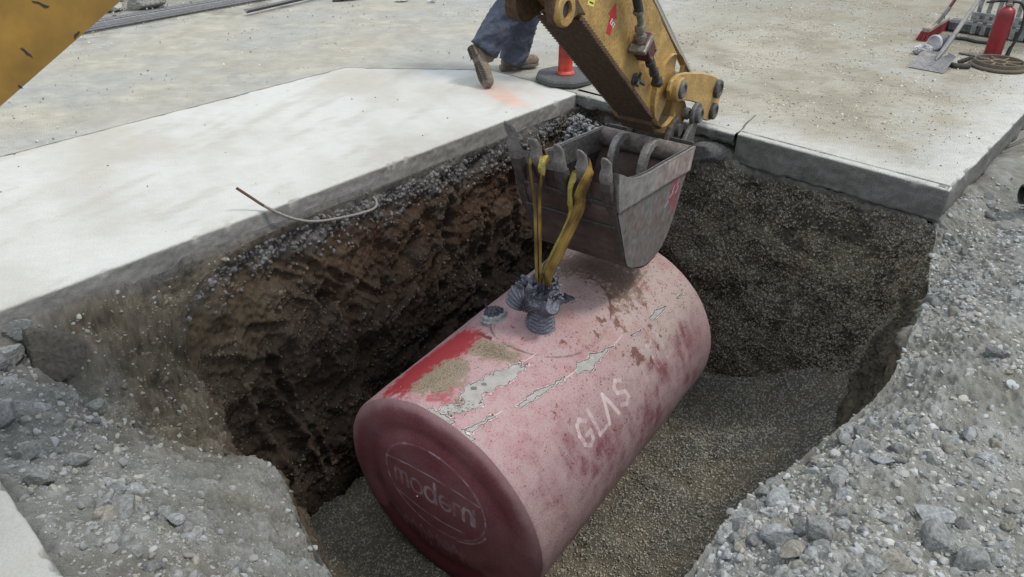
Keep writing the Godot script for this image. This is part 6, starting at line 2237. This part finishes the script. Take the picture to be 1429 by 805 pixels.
	var rag := put(crumple(Vector3.ZERO, Vector3(0.075, 0.035, 0.045), 77, 0.35), "white_rag", M.white_plastic)
	rag.position = Vector3(-1.625, 0.035, -6.66)
	rag.rotation.y = 0.5
	tag(rag, "crumpled white rag lying beside the shovel blade", "rag")

	# fire extinguisher
	var ep := Vector3(-1.205, 0.0, -7.03)
	var ex := thing("fire_extinguisher", "red fire extinguisher with black hose standing in front of the grey barrier", "fire extinguisher", ep)
	st = begin()
	add_lathe(st, ep, Vector3.UP, [[0.0, 0.004], [0.058, 0.004], [0.061, 0.0, 2], [0.062, 0.012, 2], [0.062, 0.30, 2], [0.060, 0.325, 2], [0.053, 0.348, 2], [0.034, 0.362, 2], [0.024, 0.366, 2], [0.022, 0.385, 3], [0.0, 0.385, 3]], 36)
	part(finish(st), "cylinder", M.red_gloss, ex)
	st = begin()
	add_lathe(st, ep + Vector3(0, 0.378, 0), Vector3.UP, [[0.029, 0.0], [0.029, 0.014], [0.022, 0.018], [0.022, 0.05], [0.0, 0.05]], 20)
	part(finish(st), "valve", M.steel, ex)
	st = begin()
	add_tube(st, [ep + Vector3(0.02, 0.41, 0.0), ep + Vector3(-0.06, 0.405, 0.02), ep + Vector3(-0.15, 0.385, 0.05)], [0.012, 0.011, 0.008], 8)
	add_tube(st, [ep + Vector3(0.0, 0.43, 0.0), ep + Vector3(-0.04, 0.455, 0.01), ep + Vector3(-0.10, 0.475, 0.02)], [0.013, 0.011, 0.009], 8)
	part(finish(st), "lever", M.black_pipe, ex)
	st = begin()
	add_tube(st, smooth_path([ep + Vector3(0.02, 0.405, 0.0), ep + Vector3(0.07, 0.40, -0.02), ep + Vector3(0.115, 0.34, -0.03), ep + Vector3(0.13, 0.22, -0.03), ep + Vector3(0.115, 0.10, -0.02), ep + Vector3(0.105, 0.06, -0.02)]), 0.0115, 10)
	add_tube(st, [ep + Vector3(0.106, 0.075, -0.02), ep + Vector3(0.10, 0.005, -0.015)], [0.014, 0.018], 10)
	part(finish(st), "hose", M.black_pipe, ex)
	st = begin()
	add_lathe(st, ep, Vector3.UP, [[0.0627, 0.13], [0.0627, 0.25]], 36)
	part(finish(st), "label_band", M.red_label, ex)

	# cast iron cover lying upside down
	var mc := Vector3(-1.08, 0, -6.665)
	var mh := thing("manhole_cover", "round cast iron cover lying upside down, its ribs showing", "manhole cover", mc)
	st = begin()
	add_lathe(st, mc, Vector3.UP, [[0.0, 0.004], [0.195, 0.004], [0.2, 0.008], [0.2, 0.018], [0.194, 0.024], [0.176, 0.026], [0.173, 0.05], [0.167, 0.054], [0.160, 0.05], [0.157, 0.03], [0.13, 0.022], [0.0, 0.018]], 48)
	part(finish(st), "cover_plate", M.rust_cover, mh)
	for k in 8:
		st = begin()
		var a := TAU * k / 8.0 + 0.2
		var dv := Vector3(cos(a), 0, sin(a))
		add_box(st, Transform3D(Basis(dv, Vector3.UP, dv.cross(Vector3.UP)), mc + dv * 0.105 + Vector3(0, 0.034, 0)), Vector3(0.105, 0.022, 0.009), 0.003)
		part(finish(st), "rib", M.rust_pale, mh)
	st = begin()
	add_lathe(st, mc, Vector3.UP, [[0.058, 0.02], [0.058, 0.042], [0.048, 0.042], [0.048, 0.02]], 30)
	part(finish(st), "rib_ring", M.rust_pale, mh)

	# black clamp left of it
	var tc := Vector3(-1.27, 0, -6.46)
	var cl := thing("pipe_clamp", "small black iron clamp between the shovel blade and the round cover", "clamp", tc)
	st = begin()
	add_tube(st, smooth_path([tc + Vector3(-0.075, 0.016, 0.03), tc + Vector3(-0.04, 0.018, 0.045), tc + Vector3(0.0, 0.02, 0.03), tc + Vector3(0.045, 0.022, 0.0)], 5), 0.021, 8)
	part(finish(st), "jaw", M.cast_iron, cl)
	st = begin()
	add_tube(st, [tc + Vector3(-0.045, 0.03, -0.01), tc + Vector3(0.0, 0.055, -0.02), tc + Vector3(0.04, 0.085, -0.03)], [0.016, 0.018, 0.012], 8)
	add_tube(st, [tc + Vector3(-0.06, 0.095, -0.02), tc + Vector3(0.05, 0.088, -0.04)], 0.008, 8)
	part(finish(st), "screw", M.cast_iron, cl)

	# grey slatted barrier on its feet
	var bx := thing("slatted_barrier", "pale grey barrier of upright plastic slats behind the fire extinguisher", "barrier", Vector3(-0.9, 0, -7.56))
	for k in 20:
		st = begin()
		var x := -1.50 + 0.074 * k
		add_box(st, Transform3D(Basis(), Vector3(x, 0.5, -7.56)), Vector3(0.034, 0.96, 0.018), 0.004)
		part(finish(st), "slat", M.pale_plastic, bx)
	for h in [0.165, 0.92]:
		st = begin()
		add_box(st, Transform3D(Basis(), Vector3(-0.79, h, -7.537)), Vector3(1.5, 0.075, 0.022), 0.004)
		part(finish(st), "rail", M.pale_plastic, bx)
	for k in 20:
		st = begin()
		add_box(st, Transform3D(Basis(), Vector3(-1.463 + 0.074 * k, 0.168, -7.5252)), Vector3(0.026, 0.028, 0.003), 0.001)
		part(finish(st), "rail_hole", M.hole_grey, bx)
	st = begin()
	add_box(st, Transform3D(Basis(), Vector3(-1.0, 0.05, -7.67)), Vector3(1.45, 0.10, 0.13), 0.02)
	part(finish(st), "foot_block", M.grey_block, bx)
	st = begin()
	add_tube(st, smooth_path([Vector3(-1.62, 0.012, -7.32), Vector3(-1.5, 0.014, -7.36), Vector3(-1.4, 0.012, -7.33), Vector3(-1.28, 0.012, -7.36)], 4), 0.014, 6)
	var sr := finish(st)
	var so := put(sr, "rubber_strip", M.rubber)
	tag(so, "dark strip of rubber lying at the foot of the grey barrier", "rubber strip")

# ---------------------------------------------------------------- the walker
func blob_mesh(bones: Array, cell: float, blend: float, wrinkle := 0.0, cut: Array = []) -> ArrayMesh:
	# bones: [a, b, ra, rb]; surface nets over the smooth union of tapered capsules; cut: planes [point, normal] that trim the field
	var lo := Vector3(99, 99, 99)
	var hi := -lo
	for b in bones:
		var r: float = maxf(b[2], b[3]) + cell * 3.0
		lo = lo.min((b[0] as Vector3) - Vector3.ONE * r).min((b[1] as Vector3) - Vector3.ONE * r)
		hi = hi.max((b[0] as Vector3) + Vector3.ONE * r).max((b[1] as Vector3) + Vector3.ONE * r)
	var nx := int((hi.x - lo.x) / cell) + 2
	var ny := int((hi.y - lo.y) / cell) + 2
	var nz := int((hi.z - lo.z) / cell) + 2
	var f := PackedFloat32Array()
	f.resize(nx * ny * nz)
	f.fill(1.0)
	for b in bones:
		var a: Vector3 = b[0]
		var d: Vector3 = (b[1] as Vector3) - a
		var dd := maxf(d.length_squared(), 1e-9)
		var r: float = maxf(b[2], b[3]) + blend + cell * 2.0
		var l := ((a.min(b[1]) - Vector3.ONE * r - lo) / cell).floor()
		var h := ((a.max(b[1]) + Vector3.ONE * r - lo) / cell).ceil()
		for i in range(maxi(0, int(l.x)), mini(nx, int(h.x) + 1)):
			for j in range(maxi(0, int(l.y)), mini(ny, int(h.y) + 1)):
				for k in range(maxi(0, int(l.z)), mini(nz, int(h.z) + 1)):
					var p := lo + Vector3(i, j, k) * cell
					var t := clampf((p - a).dot(d) / dd, 0.0, 1.0)
					var s := p.distance_to(a + d * t) - lerpf(b[2], b[3], t)
					var at := (i * ny + j) * nz + k
					var o := f[at]
					var q := clampf(0.5 + 0.5 * (o - s) / blend, 0.0, 1.0)
					f[at] = lerpf(o, s, q) - blend * q * (1.0 - q)
	if wrinkle > 0.0 or cut.size():
		for i in nx:
			for j in ny:
				for k in nz:
					var at := (i * ny + j) * nz + k
					if f[at] < 0.06:
						var p := lo + Vector3(i, j, k) * cell
						if wrinkle > 0.0:
							f[at] -= wrinkle * (n_ridge.get_noise_3d(p.x * 1.5, p.y * 3.2 + p.z * 1.1, p.z * 1.5) - 0.3) + wrinkle * 0.5 * n_mid.get_noise_3d(p.x, p.y, p.z)
						for c in cut:
							f[at] = maxf(f[at], (p - (c[0] as Vector3)).dot(c[1]))
	var v := PackedVector3Array()
	var id := PackedInt32Array()
	id.resize(nx * ny * nz)
	id.fill(-1)
	for i in nx - 1:
		for j in ny - 1:
			for k in nz - 1:
				var at := (i * ny + j) * nz + k
				var c := [f[at], f[at + 1], f[at + nz], f[at + nz + 1], f[at + ny * nz], f[at + ny * nz + 1], f[at + ny * nz + nz], f[at + ny * nz + nz + 1]]
				var neg := 0
				for q in 8:
					if c[q] < 0.0: neg += 1
				if neg == 0 or neg == 8: continue
				var sum := Vector3.ZERO
				var n := 0
				for e in [[0, 1], [2, 3], [4, 5], [6, 7], [0, 2], [1, 3], [4, 6], [5, 7], [0, 4], [1, 5], [2, 6], [3, 7]]:
					var a: float = c[e[0]]
					var b: float = c[e[1]]
					if (a < 0.0) != (b < 0.0):
						var t := a / (a - b)
						sum += Vector3((e[0] >> 2) & 1, (e[0] >> 1) & 1, e[0] & 1).lerp(Vector3((e[1] >> 2) & 1, (e[1] >> 1) & 1, e[1] & 1), t)
						n += 1
				id[at] = v.size()
				v.append(lo + (Vector3(i, j, k) + sum / n) * cell)
	var idx := PackedInt32Array()
	for i in range(1, nx - 1):
		for j in range(1, ny - 1):
			for k in range(1, nz - 1):
				var at := (i * ny + j) * nz + k
				var here := f[at] < 0.0
				for ax in 3:
					var to: int = at + [ny * nz, nz, 1][ax]
					if here == (f[to] < 0.0): continue
					var u: int = [nz, 1, ny * nz][ax]
					var w: int = [1, ny * nz, nz][ax]
					var a := id[at]
					var b := id[at - u]
					var c := id[at - u - w]
					var d := id[at - w]
					if a < 0 or b < 0 or c < 0 or d < 0: continue
					if here: idx.append_array([a, b, c, a, c, d])
					else: idx.append_array([a, c, b, a, d, c])
	return arrays_mesh(v, idx)

func build_person() -> void:
	var fw := Vector3(0.48, 0, -0.88).normalized()
	var rt := Vector3(0.88, 0, 0.48).normalized()
	var hip := Vector3(-3.69, 0.93, -4.10)
	var per := thing("person", "person walking past in blue work trousers and dusty tan boots", "person", Vector3(-3.70, 0, -4.05))
	var hr := hip + rt * 0.095
	var hl := hip - rt * 0.095
	var kr := Vector3(-3.63, 0.50, -3.97)
	var ar := Vector3(-3.70, 0.245, -3.77)
	var kl := Vector3(-3.66, 0.50, -4.21)
	var al := Vector3(-3.765, 0.10, -4.135)
	var chest := hip + fw * 0.06 + Vector3(0, 0.42, 0)
	var neck := chest + fw * 0.02 + Vector3(0, 0.17, 0)
	var head := neck + fw * 0.035 + Vector3(0, 0.15, 0)
	var sr := chest + rt * 0.175 + Vector3(0, 0.09, 0)
	var sl := chest - rt * 0.175 + Vector3(0, 0.09, 0)
	var er := sr + rt * 0.05 + fw * 0.12 - Vector3(0, 0.28, 0)
	var el := sl - rt * 0.05 - fw * 0.10 - Vector3(0, 0.28, 0)
	var wr := er + fw * 0.18 - Vector3(0, 0.17, 0)
	var wl := el + fw * 0.02 - Vector3(0, 0.25, 0)
	# skin: one continuous figure, mostly covered
	var bones := [[hip, chest, 0.11, 0.13], [chest, neck, 0.11, 0.055], [neck, head, 0.052, 0.06], [head, head + Vector3(0, 0.06, 0) + fw * -0.01, 0.078, 0.088], [head + fw * 0.03 - Vector3(0, 0.04, 0), head + fw * 0.045 - Vector3(0, 0.065, 0), 0.055, 0.038],
		[sr, er, 0.05, 0.038], [er, wr, 0.037, 0.026], [sl, el, 0.05, 0.038], [el, wl, 0.037, 0.026], [hr, kr, 0.075, 0.05], [kr, ar, 0.048, 0.034], [hl, kl, 0.075, 0.05], [kl, al, 0.048, 0.034]]
	bones.append([head + fw * 0.088 + Vector3(0, 0.01, 0), head + fw * 0.105 - Vector3(0, 0.018, 0), 0.008, 0.013])
	for s in [-1.0, 1.0]:
		bones.append([head + rt * s * 0.082 + Vector3(0, 0.015, 0), head + rt * s * 0.084 - Vector3(0, 0.02, 0), 0.012, 0.009])
		var w := wr if s > 0 else wl
		var e := er if s > 0 else el
		var d := (w - e).normalized()
		var across := d.cross(rt).normalized()
		var palm := w + d * 0.075
		bones.append([w, palm, 0.024, 0.032])
		for k in 4:
			var b0 := palm + across * (0.027 - 0.018 * k) + d * 0.012
			var l: float = [0.036, 0.041, 0.038, 0.03][k]
			var b1: Vector3 = b0 + (d - rt * s * 0.25).normalized() * l
			bones.append([b0, b1, 0.0095, 0.0085])
			bones.append([b1, b1 + (d - rt * s * 0.8).normalized() * l, 0.0085, 0.007])
		bones.append([w + d * 0.03 + across * 0.025, w + d * 0.06 + across * 0.05 - rt * s * 0.015, 0.012, 0.0105])
		bones.append([w + d * 0.06 + across * 0.05 - rt * s * 0.015, w + d * 0.095 + across * 0.052 - rt * s * 0.03, 0.0105, 0.008])
	var body := part(blob_mesh(bones, 0.0095, 0.014), "body", M.skin, per)
	for s in [-1.0, 1.0]:
		var eye := SphereMesh.new()
		eye.radius = 0.012
		eye.height = 0.024
		var eo := put(eye, "eye", M.white, body)
		eo.position = head + fw * 0.082 + rt * s * 0.032 + Vector3(0, 0.025, 0)
	put(blob_mesh([[head + fw * 0.086 - Vector3(0, 0.05, 0) - rt * 0.018, head + fw * 0.086 - Vector3(0, 0.05, 0) + rt * 0.018, 0.008, 0.008]], 0.004, 0.004), "mouth", M.lips, body)
	part(blob_mesh([[head + Vector3(0, 0.075, 0) - fw * 0.015, head + Vector3(0, 0.085, 0) - fw * 0.03, 0.092, 0.09], [head - fw * 0.05 + Vector3(0, 0.0, 0), head - fw * 0.05 + Vector3(0, 0.06, 0), 0.062, 0.08]], 0.011, 0.02, 0.006), "hair", M.hair, per)
	# shirt
	part(blob_mesh([[hip + Vector3(0, 0.02, 0), chest, 0.145, 0.165], [chest - rt * 0.08, chest + rt * 0.08, 0.13, 0.13], [chest + Vector3(0, 0.08, 0), neck - Vector3(0, 0.035, 0), 0.11, 0.065], [sr, er, 0.072, 0.058], [er, wr, 0.057, 0.045], [sl, el, 0.072, 0.058], [el, wl, 0.057, 0.045]], 0.014, 0.05, 0.012), "work_shirt", M.navy, per)
	# trousers: baggy, creased, cut off square at the cuffs
	part(_trousers(hip, hr, kr, ar, hl, kl, al, fw), "trousers", M.denim, per)
	# boots
	_boot(per, Vector3(-3.565, 0.022, -3.625), Vector3(-3.752, 0.262, -3.668), Vector3(-0.12, 0.1, -1.0), true)
	_boot(per, Vector3(-3.672, 0.0, -4.318), Vector3(-3.822, 0.0, -4.052), Vector3.UP, false)

func _trousers(hip: Vector3, hr: Vector3, kr: Vector3, ar: Vector3, hl: Vector3, kl: Vector3, al: Vector3, fw: Vector3) -> ArrayMesh:
	var dr := (ar - kr).normalized()
	var dl := (al - kl).normalized()
	var upper := [[hip + Vector3(0, 0.03, 0), hip - Vector3(0, 0.04, 0), 0.155, 0.15], [hr, kr, 0.118, 0.098]]
	var st := SurfaceTool.new()
	st.begin(Mesh.PRIMITIVE_TRIANGLES)
	var right := blob_mesh(upper + [[kr, ar + dr * 0.14, 0.098, 0.100]], 0.0115, 0.035, 0.024, [[ar + dr * 0.025, dr]])
	var left := blob_mesh([[hip + Vector3(0, 0.03, 0), hip - Vector3(0, 0.04, 0), 0.153, 0.148], [hl, kl, 0.118, 0.095], [kl, al + dl * 0.17, 0.092, 0.112]], 0.0115, 0.035, 0.024, [[al + dl * 0.04, dl]])
	st.append_from(right, 0, Transform3D())
	st.append_from(left, 0, Transform3D())
	return st.commit()

func _boot(per: Node3D, toe: Vector3, heel: Vector3, top: Vector3, lifted: bool) -> void:
	var d := (toe - heel).normalized()
	var l := (toe - heel).length()
	var up := (top - d * top.dot(d)).normalized()
	var s := d.cross(up).normalized()
	var at := func(f: float, w: float, h: float) -> Vector3: return heel + d * (f * l) + s * w + up * h
	# outline of the sole, half widths along the foot
	var outline := PackedVector2Array()
	var ws := [[0.0, 0.022], [0.03, 0.034], [0.12, 0.039], [0.30, 0.037], [0.42, 0.037], [0.60, 0.047], [0.74, 0.051], [0.86, 0.045], [0.95, 0.030], [1.0, 0.012]]
	for w in ws: outline.append(Vector2(w[0] * l, w[1]))
	for k in ws.size(): outline.append(Vector2(ws[ws.size() - 1 - k][0] * l, -ws[ws.size() - 1 - k][1]))
	var st := begin()
	add_plate(st, outline, heel, d, s, up, 0.012, 0.034, 0.004)
	var sole := part(finish(st), "boot_sole", M.sole, per)
	# heel block and tread lugs
	st = begin()
	var hb := PackedVector2Array()
	for p in outline:
		hb.append(Vector2(minf(p.x, l * 0.27), p.y * 0.97))
	add_plate(st, hb, heel, d, s, up, 0.003, 0.0125, 0.002)
	put(finish(st), "boot_heel", M.sole, sole)
	for k in 13:
		var f := 0.035 + 0.052 * k if k < 5 else 0.42 + 0.058 * (k - 5)
		if f > 0.95: continue
		for q in [-1.0, 1.0]:
			var half := 0.033 if f < 0.5 else 0.041 - 0.12 * maxf(0.0, f - 0.8)
			st = begin()
			var base: float = -0.003 if k < 5 else 0.007
			var bt := Basis(d, s, up).rotated(up, q * 0.5)
			add_box(st, Transform3D(bt, at.call(f, q * half * 0.52, base + 0.003)), Vector3(0.0085, half * 0.85, 0.008), 0.001)
			put(finish(st), "tread_lug", M.sole_dark, sole)
	var bones := [[at.call(0.16, 0, 0.06), at.call(0.3, 0, 0.065), 0.036, 0.038], [at.call(0.3, 0, 0.065), at.call(0.62, 0, 0.055), 0.038, 0.042], [at.call(0.62, 0.004, 0.052), at.call(0.83, 0.0, 0.05), 0.043, 0.040], [at.call(0.70, -0.008, 0.05), at.call(0.86, -0.004, 0.048), 0.040, 0.034], [at.call(0.86, 0, 0.05), at.call(0.91, 0, 0.048), 0.036, 0.03], [at.call(0.17, 0, 0.06), at.call(0.20, 0, 0.16), 0.040, 0.046], [at.call(0.3, 0, 0.08), at.call(0.26, 0, 0.16), 0.042, 0.046]]
	part(blob_mesh(bones, 0.0075, 0.02, 0.006, [[at.call(0, 0, 0.031), -up], [at.call(0.2, 0, 0.165), up]]), "boot_upper", M.boot, per)
	st = begin()
	for k in 4:
		var f := 0.40 + 0.065 * k
		add_tube(st, [at.call(f, -0.03, 0.092 - 0.008 * k), at.call(f + 0.01, 0.0, 0.104 - 0.009 * k), at.call(f, 0.03, 0.092 - 0.008 * k)], 0.003, 6)
	var lace := part(finish(st), "boot_laces", M.sole, per)
	lace.set_meta("kind", "stuff")

# ---------------------------------------------------------------- the scene
func _ready() -> void:
	rng.seed = 2024
	var cam := Camera3D.new()
	cam.name = "camera"
	cam.position = Vector3(0, 1.6, 0)
	cam.rotation_order = EULER_ORDER_YXZ
	cam.rotation_degrees = Vector3(-32.5, 42.4, 0)
	cam.fov = 42.67
	cam.near = 0.05
	cam.far = 300.0
	add_child(cam)
	cam.current = true
	var sky_mat := ProceduralSkyMaterial.new()
	sky_mat.sky_top_color = Color(0.93, 0.965, 1.0)
	sky_mat.sky_horizon_color = Color(0.70, 0.725, 0.745)
	sky_mat.sky_curve = 0.25
	sky_mat.ground_bottom_color = Color(0.45, 0.44, 0.42)
	sky_mat.ground_horizon_color = Color(0.66, 0.67, 0.68)
	sky_mat.sun_angle_max = 1.0
	var sky := Sky.new()
	sky.sky_material = sky_mat
	var env := Environment.new()
	env.background_mode = Environment.BG_SKY
	env.sky = sky
	env.background_energy_multiplier = 0.93
	env.tonemap_mode = Environment.TONE_MAPPER_LINEAR
	env.tonemap_exposure = EXPOSURE
	env.sdfgi_enabled = true
	env.ssao_enabled = true
	env.ssil_enabled = true
	var we := WorldEnvironment.new()
	we.name = "world_environment"
	we.environment = env
	add_child(we)
	var sun := DirectionalLight3D.new()
	sun.name = "overcast_sun"
	sun.light_energy = 0.48
	sun.light_color = Color(1.0, 0.97, 0.93)
	sun.light_angular_distance = 12.0
	sun.shadow_enabled = true
	sun.look_at_from_position(Vector3(2.2, 5.0, -1.6), Vector3.ZERO)
	add_child(sun)

	setup_noise()
	make_materials()
	build_concrete()
	build_pit()
	build_tank()
	build_backhoe()
	build_straps()
	build_person()
	build_props()
	build_stones()
